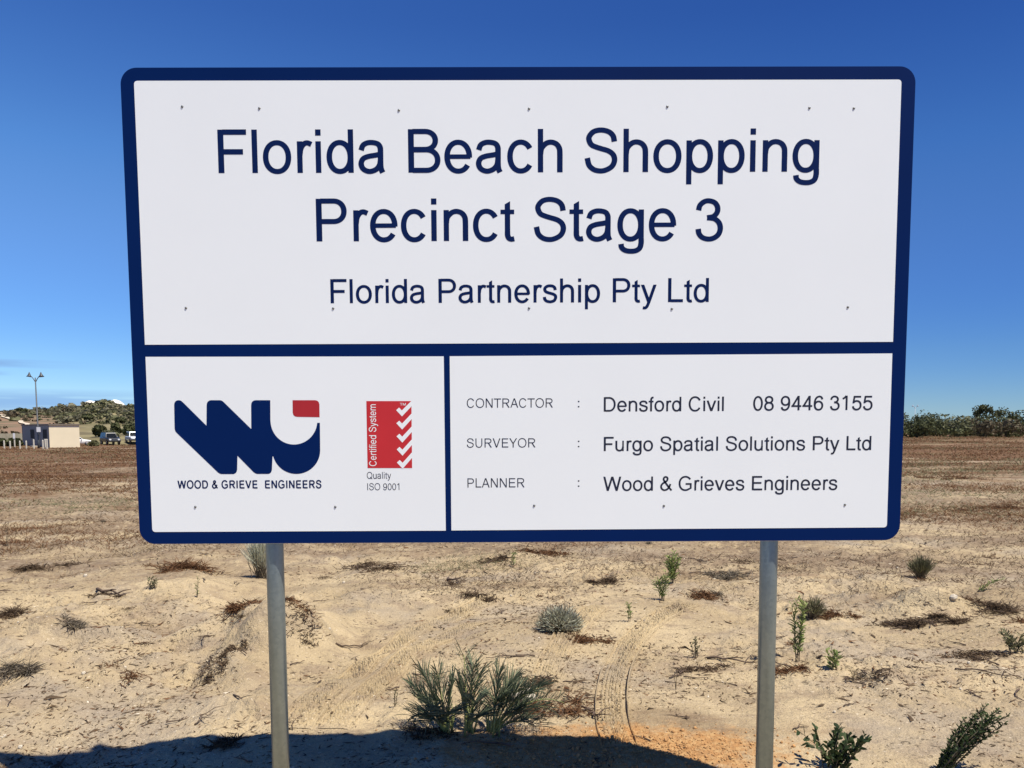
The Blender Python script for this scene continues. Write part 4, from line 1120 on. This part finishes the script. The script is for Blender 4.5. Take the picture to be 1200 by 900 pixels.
# fine litter nobody could count: dark flakes of bark and leaf over the near sand
def flakes(n, r0, r1, m, name, label, w0, w1, dens=None, amax=0.66):
    r = r0 * np.exp(RNG.uniform(0, 1, n) * math.log(r1 / r0)); a = RNG.uniform(-amax, amax, n)
    x, y = r * np.sin(a), r * np.cos(a)
    d = 1.2 * fbm(x, y, 1.3, 3, 91) + 0.7 * fbm(x, y, 0.35, 2, 93) + 0.10 * sstep(5, 10, r) - 0.06
    keep = d + RNG.uniform(-0.45, 0.45, n) > (0.0 if dens is None else dens)
    x, y, r = x[keep], y[keep], r[keep]; n = len(x)
    L = RNG.uniform(w0, w1, n) * np.exp(RNG.normal(0, 0.4, n)) * (r / 5) ** 0.4; W_ = L * RNG.uniform(0.05, 0.24, n)
    th = RNG.uniform(0, 2 * math.pi, n); bd = RNG.normal(0, 0.16, n) * L; tl = np.abs(RNG.normal(0, 0.16, n)) * L
    ux, uy = np.cos(th), np.sin(th)
    z = ground_z(x, y)
    def pt(s, t, h): return np.stack([x + ux * L * s - uy * t, y + uy * L * s + ux * t, z + h], -1)
    V = np.stack([pt(-.5, bd, 0.001 + tl * 0.3), pt(-.1, -W_ * .6 - bd * .3, 0.001), pt(-.1, W_ * .6 - bd * .3, 0.002), pt(.5, bd, 0.002 + tl), pt(0.08, -bd * .3, W_ * 0.55 + .002)], 1).reshape(-1, 3)
    b = np.arange(n)[:, None] * 5
    F = np.concatenate([b + np.array([[0, 1, 4]]), b + np.array([[1, 3, 4]]), b + np.array([[3, 2, 4]]), b + np.array([[2, 0, 4]])])
    o = big_mesh(name, V, F, m, smooth=False)
    return tag(o, label, "litter", kind="stuff")
flakes(62000, 3.7, 22, M_DEAD, "dark_litter", "dark flakes of bark and dead leaf strewn over the sand", 0.010, 0.038, 0.12)
flakes(20000, 4.5, 20, M_RED, "brown_litter", "small brown scraps of dead weed strewn over the sand", 0.010, 0.035, 0.10)
flakes(3500, 3.7, 12, mat("pale_chips", (0.62, 0.54, 0.41), 0.9, var=0.2, scale=3), "pale_chips", "pale chips of shell and stone strewn over the sand", 0.008, 0.02, 0.05)

def clods(n):
    x = RNG.normal(0.55, 0.42, n); y = RNG.normal(3.97, 0.13, n); s_ = 0.0038 * np.exp(RNG.normal(0, 0.45, n))
    z = ground_z(x, y) + s_ * 0.3
    base = np.array([(1, 0, 0), (-1, 0, 0), (0, 1, 0), (0, -1, 0), (0, 0, 1), (0, 0, -1)], float)
    V = (np.stack([x, y, z], -1)[:, None, :] + base[None] * s_[:, None, None] * RNG.uniform(0.6, 1.4, (n, 6, 1))).reshape(-1, 3)
    f = np.array([(0, 2, 4), (2, 1, 4), (1, 3, 4), (3, 0, 4), (2, 0, 5), (1, 2, 5), (3, 1, 5), (0, 3, 5)])
    F = (np.arange(n)[:, None, None] * 6 + f[None]).reshape(-1, 3)
    tag(big_mesh("orange_clods", V, F, mat("orange_soil", (0.38, 0.205, 0.078), 0.95, var=0.25, scale=20), smooth=False), "crumbs and clods of orange soil spilled around the posts", "clods", kind="stuff")
clods(3000)

# dead weed cover of the open field, thicker with distance
def field(n, r0, r1, m, name, label, hgt, thr, seed, amax=0.72, nb=7, wmul=1.0):
    r = r0 * np.exp(RNG.uniform(0, 1, n) * math.log(r1 / r0)); a = RNG.uniform(-amax, amax, n)
    x, y = r * np.sin(a), r * np.cos(a)
    d = 1.3 * fbm(x, y, 3.0, 4, seed) + 1.0 * fbm(x * 0.7, y * 1.3, 12.0, 3, seed + 7) + 0.26 * np.clip((r - 12) / 50, -0.5, 1)
    keep = d > thr + RNG.uniform(-0.2, 0.2, n)
    x, y, r = x[keep], y[keep], r[keep]; n = len(x)
    x = np.repeat(x, nb); y = np.repeat(y, nb); r = np.repeat(r, nb); N = n * nb
    spread = 0.17 * (r / 12) ** 0.7
    x = x + RNG.normal(0, 1, N) * spread * 1.4; y = y + RNG.normal(0, 1, N) * spread
    H = hgt * np.exp(RNG.normal(0, 0.4, N)) * np.clip((r / 14) ** 0.25, 0.7, 1.8); W_ = 0.0032 * (r / 10) ** 0.95 * wmul
    th = RNG.uniform(0, 2 * math.pi, N); lean = RNG.uniform(0.7, 1.9, N)
    z = ground_z(x, y) - 0.005
    ph = RNG.uniform(0, 2 * math.pi, N); sxv, syv = np.cos(ph) * W_, np.sin(ph) * W_
    mx, my, mz = x + np.cos(th) * H * lean * .5, y + np.sin(th) * H * lean * .5, z + H * .40
    tx, ty, tz = x + np.cos(th) * H * lean, y + np.sin(th) * H * lean, z + H * np.clip(1.0 - 0.45 * lean, 0.06, 1)
    V = np.stack([np.stack([x - sxv, y - syv, z], -1), np.stack([x + sxv, y + syv, z], -1), np.stack([mx + sxv, my + syv, mz], -1), np.stack([mx - sxv, my - syv, mz], -1), np.stack([tx, ty, tz], -1)], 1).reshape(-1, 3)
    b = np.arange(N)[:, None] * 5
    F = np.concatenate([b + np.array([[0, 1, 2]]), b + np.array([[0, 2, 3]]), b + np.array([[3, 2, 4]])])
    o = big_mesh(name, V, F, m, smooth=False)
    return tag(o, label, "weeds", kind="stuff")
field(22000, 8.5, 190, M_RED, "red_brown_weeds", "low reddish dead weeds covering the open field", 0.07, 0.02, 201, nb=22)
field(9000, 9, 190, M_OLIVE, "olive_weeds", "low olive brown weeds mixed through the open field", 0.07, 0.24, 301, nb=18)
field(6000, 7.5, 120, M_DEAD, "dark_weeds", "dark dead weeds mixed through the open field", 0.06, 0.2, 401, nb=18)
field(5000, 7, 60, M_STRAW, "straw_grass", "thin straw coloured grass mixed through the open field", 0.06, 0.26, 501, wmul=0.6, nb=9)

# ------------------------------------------------------------------ bushes and trees far off
def crown_mesh(mb, c, rx, ry, rz, n, leaf, lobes=7):
    c = np.array(c, float); L = []
    for _ in range(lobes):
        d = rdir(math.acos(RNG.uniform(-0.85, 1))); L.append((d * np.array([rx, ry, rz]) * 0.55, RNG.uniform(0.42, 0.7)))
    for i_ in range(n):
        lc, ls = L[RNG.integers(lobes)]
        d = rdir(math.acos(RNG.uniform(-1, 1))) * RNG.uniform(0.55, 1.0) ** 0.5
        q = c + lc + d * np.array([rx, ry, rz]) * ls
        if q[2] < 0.02: q[2] = abs(q[2]) * 0.3
        nrm = d + RNG.normal(0, 0.5, 3); nrm /= np.linalg.norm(nrm)
        a = np.cross(nrm, (0.3, 0.2, 1)); a /= np.linalg.norm(a); b = np.cross(nrm, a)
        s_ = leaf * RNG.uniform(0.6, 1.4)
        mb.add([q - a * s_ - b * s_ * 0.4, q + a * s_ * 0.2 - b * s_ * 0.8, q + a * s_ + b * s_ * 0.3, q - a * s_ * 0.1 + b * s_ * 0.9], [(0, 1, 2, 3)])
def bush(name, pos, w, h, label, m, n=500, leaf=0.22, cat="bush", trunk=True, group=None, zoff=0.0):
    o = empty(name, pos, label, cat, group)
    cr_ = MB(); crown_mesh(cr_, (0, 0, h * 0.5 + zoff), w / 2, w / 2, h * 0.5, n, leaf)
    cr_.build("crown", m, o)
    if trunk:
        tb = MB()
        for q in range(3):
            a = RNG.uniform(0, 6.28); tb.tube([(0.1 * math.cos(a), 0.1 * math.sin(a), -0.2), (0.3 * math.cos(a), 0.3 * math.sin(a), h * 0.3), (w * 0.22 * math.cos(a), w * 0.22 * math.sin(a), h * 0.62)], [0.09, 0.07, 0.03], 6)
        tb.build("trunk", M_TRUNK, o)
    return o
# right hand belt of scrub: the mass, then the bushes that stand out of it
def belt(name, cols, d0, d1, wr, hr, m, n, label, leaf=0.20):
    mb = MB()
    for px in cols:
        dd = RNG.uniform(d0, d1); p = at_depth(px, dd); w, h = RNG.uniform(*wr), RNG.uniform(*hr)
        crown_mesh(mb, (p.x, p.y, p.z + h * 0.46), w / 2, w / 2, h * 0.54, n, leaf)
    o = mb.build(name, m); return tag(o, label, "scrub belt", kind="stuff")
belt("scrub_belt", np.arange(470, 1420, 9.0), 165, 185, (5, 9), (4.0, 5.5), M_BUSHA, 480, "dark green belt of coastal scrub along the far right of the field")
belt("low_scrub_belt", np.arange(480, 1420, 10.0) + 3, 152, 166, (4, 8), (1.8, 3.6), M_BUSHA, 260, "lower scrub along the front of the dark belt", 0.22)
belt("pale_scrub_belt", np.arange(560, 1420, 26.0), 158, 170, (4, 7), (2.2, 3.8), M_BUSHB, 260, "paler olive scrub mixed into the belt", 0.22)
bush("bush", at_depth(1122, 156), 7.5, 4.4, "broad pale green bush in the belt right of the sign", M_BUSHB, 700, 0.22)
bush("bush", at_depth(1155, 146), 4.6, 4.0, "brownish olive bush standing in front of the dark belt", M_BUSHC, 600, 0.20)
bush("bush", at_depth(1178, 152), 6.5, 3.6, "dusky brown bush right of the brownish olive one", M_BUSHC, 500, 0.22)
bush("bush", at_depth(1076, 152), 6.0, 3.8, "dark round bush beside the sign's right edge", M_BUSHA, 520, 0.22)
for px, h, w, lb in ((1147, 7.1, 2.2, "left of two small treetops above the dark belt"), (1155, 7.3, 2.2, "right of two small treetops above the dark belt"), (1170, 6.5, 3.6, "wide low treetop above the dark belt near the right edge"), (1190, 5.9, 4.0, "faint treetop above the belt at the right edge")):
    p = at_depth(px, 186); o = empty("tree", p, lb, "tree")
    mb = MB(); crown_mesh(mb, (0, 0, h - 1.7), w / 2 + 0.3, w / 2, 1.7, 420, 0.2, 8); mb.build("crown", M_BUSHA, o)
    mb = MB(); mb.tube([(0, 0, -0.3), (0.1, 0, h * 0.5), (0, 0, h - 1)], [0.16, 0.12, 0.06], 7); mb.build("trunk", M_TRUNK, o)

# hill scrub
def hill_scrub(n, m, name, label, a0, a1, r0, r1, thr, size):
    mb = MB(); k_ = 0
    while k_ < n:
        a, r = RNG.uniform(a0, a1), RNG.uniform(r0, r1)
        x, y = r * math.sin(R(a)), r * math.cos(R(a))
        if float(fbm(x, y, 26, 3, 63)) + RNG.uniform(-0.2, 0.2) < thr: 
            k_ += 0.2; continue
        s_ = size * math.exp(RNG.normal(0, 0.35)); crown_mesh(mb, (x, y, float(terrain(x, y)) + s_ * 0.35), s_ * 1.1, s_ * 1.1, s_ * 0.6, 22, 0.42 * s_, 4); k_ += 1
    return tag(mb.build(name, m), label, "scrub", kind="stuff")
hill_scrub(1000, M_BUSHD, "hill_scrub", "dark low scrub covering the hill's upper slope", -31, -14, 185, 275, -0.1, 0.62)
hill_scrub(1100, M_BUSHB, "pale_hill_scrub", "olive low scrub covering the hill's slope", -31, -14, 150, 275, -0.15, 0.55)
hill_scrub(260, M_BUSHC, "brown_hill_scrub", "brown low scrub scattered over the hill", -36, -14, 130, 270, -0.05, 0.5)
hill_scrub(420, M_BUSHC, "reddish_slope_scrub", "low dull scrub dotted over the bare reddish slope", -37, -28, 120, 255, -0.25, 0.42)
def hb(px, py, w, h, lb, m, n=420, leaf=0.3, name="bush", cat="bush"):
    p = gp(px, py); k = mpp(p); return bush(name, p, w * k, h * k, lb, m, n, leaf, cat)
hb(26, 485, 11, 7, "dark round tree on the hill's skyline behind the lamp post", M_BUSHA, name="tree", cat="tree")
hb(119, 512, 16, 13, "dark bush behind the dark car's left side", M_BUSHA)
hb(136, 511, 14, 14, "dark bush between the two parked cars", M_BUSHA)
hb(152, 510, 14, 12, "dark bush behind the silver vehicle beside the sign", M_BUSHA)
hb(103, 493, 16, 8, "dark bush halfway up the hill above the white car", M_BUSHA)
hb(142, 496, 12, 7, "small dark bush on the slope near the sign's left edge", M_BUSHA)
hb(82, 479, 16, 6, "dark bush just below the hill's skyline", M_BUSHA)
hb(128, 516, 20, 12, "pale olive bush close behind the dark car", M_BUSHB)
hb(5, 523, 14, 9, "green bush at the left edge beside the site office", M_BUSHA)
hb(19, 523, 13, 9, "green bush touching the site office's left end", M_BUSHA)
hb(110, 523, 7, 5, "low olive bush right of the white car", M_BUSHB)
# ------------------------------------------------------------------ site office
M_CREAM = mat("cream_cladding", (0.72, 0.63, 0.44), 0.6, var=0.03, scale=1.0)
M_ROOF = mat("roof_steel", (0.16, 0.13, 0.10), 0.6, var=0.1, scale=2)
M_DARKGLASS = mat("dark_glass", (0.010, 0.012, 0.014), 0.06, var=0.1, spec=0.2)
M_DULLGLASS = mat("dusty_dark_glass", (0.02, 0.021, 0.023), 0.6, var=0.1, spec=0.1)
M_TRIM = mat("office_trim", (0.13, 0.12, 0.11), 0.6, var=0.05)
M_PAINTW = mat("white_paint", (0.78, 0.78, 0.76), 0.35, var=0.03, spec=0.5)
M_BLACKP = mat("black_plastic", (0.018, 0.018, 0.019), 0.5, var=0.1)
M_POLE = mat("lamp_post_paint", (0.045, 0.050, 0.055), 0.5, var=0.1)
OD = 92.0
corner = at_depth(57.5, OD)
off = empty("site_office", corner, "flat roofed cream site office in front of the hill", "site office")
b_ = R(45)
UR = np.array([math.cos(b_), math.sin(b_)]); UL = np.array([-math.sin(b_), math.cos(b_)])   # along the lit end wall; along the shaded long wall
LR, LL, HO = 3.15, 10.5, 2.55
rot_off = b_
wb = MB(); wb.prism([(0, 0), (LR, 0), (LR, LL), (0, LL)], 'z', -0.05, HO)
w_ = wb.build("wall", M_CREAM, off); w_.rotation_euler = (0, 0, rot_off)
def off_part(name, m, c, d, parent=None):
    mb = MB(); mb.box(c, d); o = mb.build(name, m, parent or off); 
    if parent is None: o.rotation_euler = (0, 0, rot_off)
    return o
off_part("roof", M_ROOF, (LR / 2, LL / 2, HO + 0.07), (LR + 0.16, LL + 0.24, 0.14))
off_part("wall_shade_sheet", mat("wall_shade_grey", (0.20, 0.20, 0.195), 0.6, var=0.04), (-0.006, LL / 2, HO / 2), (0.012, LL - 0.1, HO - 0.02))  # thin sheet added over the long cream wall; its grey stands for shade
for yy in (1.5, 6.3):
    fr = off_part("window", M_TRIM, (-0.02, yy, 1.55), (0.04, 1.5, 1.15))
    mb = MB(); mb.box((-0.045, yy, 1.55), (0.012, 1.36, 1.0)); mb.build("pane", M_DULLGLASS, fr)
dr = off_part("door", M_TRIM, (-0.02, 3.9, 1.03), (0.04, 0.85, 2.03))
mb = MB(); mb.box((-0.055, 3.6, 1.0), (0.03, 0.12, 0.04)); mb.build("handle", M_ALU, dr)
for yy in (0.04, LL - 0.04): off_part("corner_trim", M_ROOF, (-0.012, yy, HO / 2), (0.025, 0.08, HO))
off_part("step", M_STONE, (-0.45, 3.9, 0.10), (0.8, 1.1, 0.20))

# street lamps -----------------------------------------------------------
def street_lamp(px, dist, H, label, m=M_POLE):
    p = at_depth(px, dist); o = empty("street_lamp", p, label, "street lamp")
    mb = MB(); mb.tube([(0, 0, -0.3), (0, 0, 0.9), (0, 0, 0.95), (0, 0, H - 0.5)], [0.13, 0.12, 0.085, 0.055], 12); mb.build("pole", m, o, smooth=True)
    for s_ in (-1, 1):
        mb = MB(); t = np.linspace(0, 1, 9)
        C = [(s_ * 0.62 * u, 0, H - 1.0 + 0.75 * math.sin(u * 1.5)) for u in t]; mb.tube(C, 0.04, 8)
        arm = mb.build("arm", m, o, smooth=True)
        mb = MB(); hx_ = s_ * 0.62
        mb.tube([(hx_, 0, H + 0.10), (hx_, 0, H - 0.06), (hx_ + s_ * 0.02, 0, H - 0.28), (hx_ + s_ * 0.04, 0, H - 0.42)], [0.03, 0.08, 0.18, 0.29], 14)
        mb.build("lamp_shade", m, o, smooth=True)
    return o
lamp = street_lamp(44.6, 88.0, 8.1, "tall dark street lamp with two bell shaped heads in front of the site office")
lp = at_depth(45.2, 87.7)
nb_ = empty("notice_board", lp, "small white notice fixed to the street lamp before the site office", "notice")
mb = MB(); mb.box((0, 0, 2.05), (0.42, 0.02, 0.52)); mb.build("board", M_PAINTW, nb_)
mb = MB()
for z_ in (1.9, 2.2): mb.box((0, 0.08, z_), (0.10, 0.16, 0.04))
mb.build("bracket", M_ALU, nb_)
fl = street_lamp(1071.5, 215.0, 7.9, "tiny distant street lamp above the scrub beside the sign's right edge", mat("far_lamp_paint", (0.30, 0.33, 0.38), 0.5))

# marker posts and the low pale wall left of the office ---------------------
M_POSTW = mat("pale_timber", (0.62, 0.58, 0.47), 0.8, var=0.1, scale=6)
for i_, (px, hgt, lb) in enumerate(((4, 0.8, 0), (11, 0.75, 0), (22.5, 0.8, 0), (30, 0.8, 0), (38.8, 0.95, 0), (49.5, 0.9, 0), (52.3, 1.0, 0), (54.4, 1.0, 0))):
    p = at_depth(px, 87.0 - (i_ % 3) * 0.3)
    mb = MB(); mb.box((0, 0, hgt / 2 - 0.1), (0.10, 0.10, hgt + 0.2)); mb.box((0, 0, hgt + 0.03), (0.10, 0.10, 0.06), taper=(0.3, 0.3))
    o = mb.build("marker_post", M_POSTW); o.location = p
    tag(o, "short pale timber marker post in front of the site office", "post", "marker posts before the site office")
p = at_depth(16.4, 91.0)
o = empty("sign_post", p, "taller pale post with a narrow board left of the site office", "post")
mb = MB(); mb.box((0, 0, 0.5), (0.10, 0.08, 1.3)); mb.build("pole", M_POSTW, o)
mb = MB(); mb.box((0, -0.055, 1.3), (0.22, 0.03, 0.6)); mb.build("board", M_PAINTW, o)
a_, b2 = at_depth(-25, 104), at_depth(32, 104)
mb = MB()
nseg = 14
for i_ in range(nseg):
    q = a_ + (b2 - a_) * ((i_ + 0.5) / nseg); mb.box((q.x - a_.x, q.y - a_.y, 0.55), ((b2.x - a_.x) / nseg - 0.02, 0.35, 1.3 - 0.05 * (i_ % 2)))
o = mb.build("limestone_wall", mat("limestone_block", (0.44, 0.40, 0.27), 0.9, var=0.12, scale=1.5)); o.location = a_
tag(o, "low pale limestone wall behind the green bushes at the left edge", "wall")

# vehicles ------------------------------------------------------------------
M_TYRE = mat("tyre_rubber", (0.018, 0.018, 0.018), 0.85, var=0.15, scale=20)
M_RIM = mat("alloy_rim", (0.45, 0.45, 0.46), 0.35, metal=0.8, var=0.1)
M_CHROME = mat("chrome", (0.65, 0.65, 0.66), 0.18, metal=1.0, var=0.05)
M_LAMPG = mat("headlight_glass", (0.75, 0.76, 0.76), 0.12, var=0.05, spec=0.8)
M_TAIL = mat("tail_light_red", (0.35, 0.01, 0.012), 0.2, var=0.05)
def paint(name, col): return mat(name, col, 0.25, var=0.02, scale=1.0, spec=0.6)
def loft(mb, secs):
    """secs: list of rings (each the same length), closed rings along the car"""
    n = len(secs[0]); base = np.array([p for r in secs for p in r]); fs = []
    for i_ in range(len(secs) - 1):
        for j_ in range(n):
            j2 = (j_ + 1) % n; fs.append((i_ * n + j_, i_ * n + j2, (i_ + 1) * n + j2, (i_ + 1) * n + j_))
    fs.append(tuple(range(n - 1, -1, -1))); fs.append(tuple((len(secs) - 1) * n + j_ for j_ in range(n)))
    mb.add(base, fs)
def vehicle(name, pos, rz, label, cat, col, kind):
    """front faces local -y"""
    o = empty(name, pos, label, cat, rz=rz)
    pm = paint(name + "_paint", col)
    tall = kind == "offroader"
    L, W_, gc, belt_, H = (4.7, 1.88, 0.45, 1.12, 1.86) if tall else (4.6, 1.78, 0.22, 0.86, 1.43)
    hw = W_ / 2
    ys = np.array([-L / 2, -L / 2 + 0.18, -L / 2 + 0.7, -L / 2 + 1.35, 0.2, L / 2 - 0.7, L / 2 - 0.12, L / 2])
    tops = np.array([belt_ - 0.30, belt_ - 0.10, belt_ - 0.03, belt_, belt_ + 0.03, belt_ + 0.02, belt_ - 0.02, belt_ - 0.2]) if tall else np.array([belt_ - 0.32, belt_ - 0.20, belt_ - 0.09, belt_, belt_ + 0.02, belt_, belt_ - 0.04, belt_ - 0.22])
    ws = np.array([0.86, 0.95, 1, 1, 1, 1, 0.96, 0.9]) * hw
    secs = []
    for y_, t_, w2 in zip(ys, tops, ws):
        secs.append([(-w2 * 0.92, y_, gc), (w2 * 0.92, y_, gc), (w2, y_, gc + 0.2), (w2, y_, t_ - 0.12), (w2 * 0.93, y_, t_), (-w2 * 0.93, y_, t_), (-w2, y_, t_ - 0.12), (-w2, y_, gc + 0.2)])
    mb = MB(); loft(mb, secs)
    body = mb.build("body", pm, o, bevel=0.03)
    if tall: y0, y1, y2, y3 = -0.95, -0.45, L / 2 - 0.35, L / 2 - 0.12
    else: y0, y1, y2, y3 = -1.0, -0.25, 1.05, 1.75
    def ring(y_, z_, w2): return (w2, y_, z_)
    zb_, zt = belt_ - 0.02, H
    wb2, wt = hw * 0.93, hw * 0.74
    cab = MB()
    cab.add([(-wb2, y0, zb_), (wb2, y0, zb_), (wb2, y3, zb_), (-wb2, y3, zb_), (-wt, y1, zt), (wt, y1, zt), (wt, y2, zt), (-wt, y2, zt)],
            [(0, 3, 2, 1), (4, 5, 6, 7), (0, 1, 5, 4), (1, 2, 6, 5), (2, 3, 7, 6), (3, 0, 4, 7)])
    cab.build("cabin", pm, o, bevel=0.05)
    def glass(nm, q, out):
        q = np.array(q, float); c = q.mean(0); q = c + (q - c) * np.array([0.90, 0.90, 0.82]); q = q + np.array(out) * 0.014
        mb = MB(); mb.add(np.concatenate([q, q - np.array(out) * 0.012]), [(0, 1, 2, 3), (7, 6, 5, 4), (0, 4, 5, 1), (1, 5, 6, 2), (2, 6, 7, 3), (3, 7, 4, 0)]); mb.build(nm, M_DARKGLASS, o)
    glass("windscreen", [(-wb2, y0, zb_), (wb2, y0, zb_), (wt, y1, zt), (-wt, y1, zt)], (0, -0.8, 0.6))
    glass("rear_window", [(wb2, y3, zb_), (-wb2, y3, zb_), (-wt, y2, zt), (wt, y2, zt)], (0, 0.8, 0.6))
    for s_ in (-1, 1):
        ym = 0.55
        for (ya, yb, yta, ytb) in ((y0 + 0.05, ym, y1 + 0.02, ym), (ym + 0.08, y3 - 0.05, ym + 0.08, y2 - 0.02)):
            q = [(s_ * wb2, ya, zb_), (s_ * wb2, yb, zb_), (s_ * wt, ytb, zt), (s_ * wt, yta, zt)]
            glass("side_window", q if s_ > 0 else q[::-1], (s_ * 0.93, 0, 0.3))
        mb = MB(); mb.box((s_ * (hw + 0.09), y0 + 0.25, belt_ + 0.08), (0.18, 0.10, 0.16)); mb.build("wing_mirror", M_BLACKP if tall else pm, o, bevel=0.02)
        yf = -L / 2
        mb = MB(); mb.box((s_ * hw * 0.66, yf + 0.01, belt_ - 0.32 if tall else belt_ - 0.33), (0.32, 0.10, 0.20 if tall else 0.13)); mb.build("headlight", M_LAMPG, o, bevel=0.03)
        mb = MB(); mb.box((s_ * hw * 0.72, L / 2 + 0.004, belt_ - 0.25), (0.18, 0.06, 0.24)); mb.build("tail_light", M_TAIL, o, bevel=0.01)
        for yw in (-L / 2 + 0.85, L / 2 - 0.95):
            rw = 0.38 if tall else 0.31
            mb = MB(); n_ = 24
            prof_ = [(0.62, -0.10), (0.9, -0.12), (1.0, -0.07), (1.0, 0.07), (0.9, 0.12), (0.62, 0.10)]
            vs = [(s_ * (hw - 0.11) + x2, yw + rw * q * math.cos(2 * math.pi * k_ / n_), rw + rw * q * math.sin(2 * math.pi * k_ / n_)) for q, x2 in prof_ for k_ in range(n_)]
            fs = [(i_ * n_ + k_, i_ * n_ + (k_ + 1) % n_, (i_ + 1) * n_ + (k_ + 1) % n_, (i_ + 1) * n_ + k_) for i_ in range(5) for k_ in range(n_)]
            mb.add(vs, fs); wh = mb.build("wheel", M_TYRE, o)
            mb = MB(); mb.tube([(s_ * (hw - 0.19), yw, rw), (s_ * (hw - 0.035), yw, rw)], [rw * 0.63, rw * 0.60], 20); mb.build("rim", M_RIM, wh)
    mb = MB(); mb.box((0, -L / 2 - 0.02, belt_ - 0.33), (W_ * 0.36, 0.06, 0.20 if tall else 0.12)); gr = mb.build("grille", M_BLACKP, o, bevel=0.01)
    mb = MB()
    for q in range(3): mb.box((0, -L / 2 - 0.055, belt_ - 0.39 + q * 0.06), (W_ * 0.33, 0.015, 0.018))
    mb.build("grille_bars", M_CHROME, gr)
    mb = MB(); mb.box((0, -L / 2 - 0.03, gc + 0.14), (W_ * 0.94, 0.22, 0.22)); mb.build("front_bumper", M_BLACKP if tall else pm, o, bevel=0.04)
    mb = MB(); mb.box((0, L / 2 + 0.03, gc + 0.14), (W_ * 0.92, 0.18, 0.22)); mb.build("rear_bumper", M_BLACKP if tall else pm, o, bevel=0.04)
    if tall:
        for s_ in (-1, 1):
            mb = MB(); mb.tube([(s_ * wt * 0.9, y1 + 0.2, H + 0.06), (s_ * wt * 0.9, y2 - 0.2, H + 0.06)], 0.022, 8); mb.build("roof_rail", M_BLACKP, o)
    return o
v1 = vehicle("parked_offroader", at_depth(128.5, 106), R(41), "dark blue off-road wagon parked facing the camera right of the site office", "car", (0.006, 0.008, 0.012), "offroader")
v2 = vehicle("parked_offroader", at_depth(156.5, 110), R(36), "silver white off-road wagon half hidden by the sign's left edge", "car", (0.60, 0.61, 0.63), "offroader")
v3 = vehicle("parked_car", at_depth(88, 101), R(120), "white car parked behind the site office's right end", "car", (0.78, 0.78, 0.76), "sedan")
for v_ in (v1, v2, v3): v_.scale = (0.85, 0.85, 0.85)
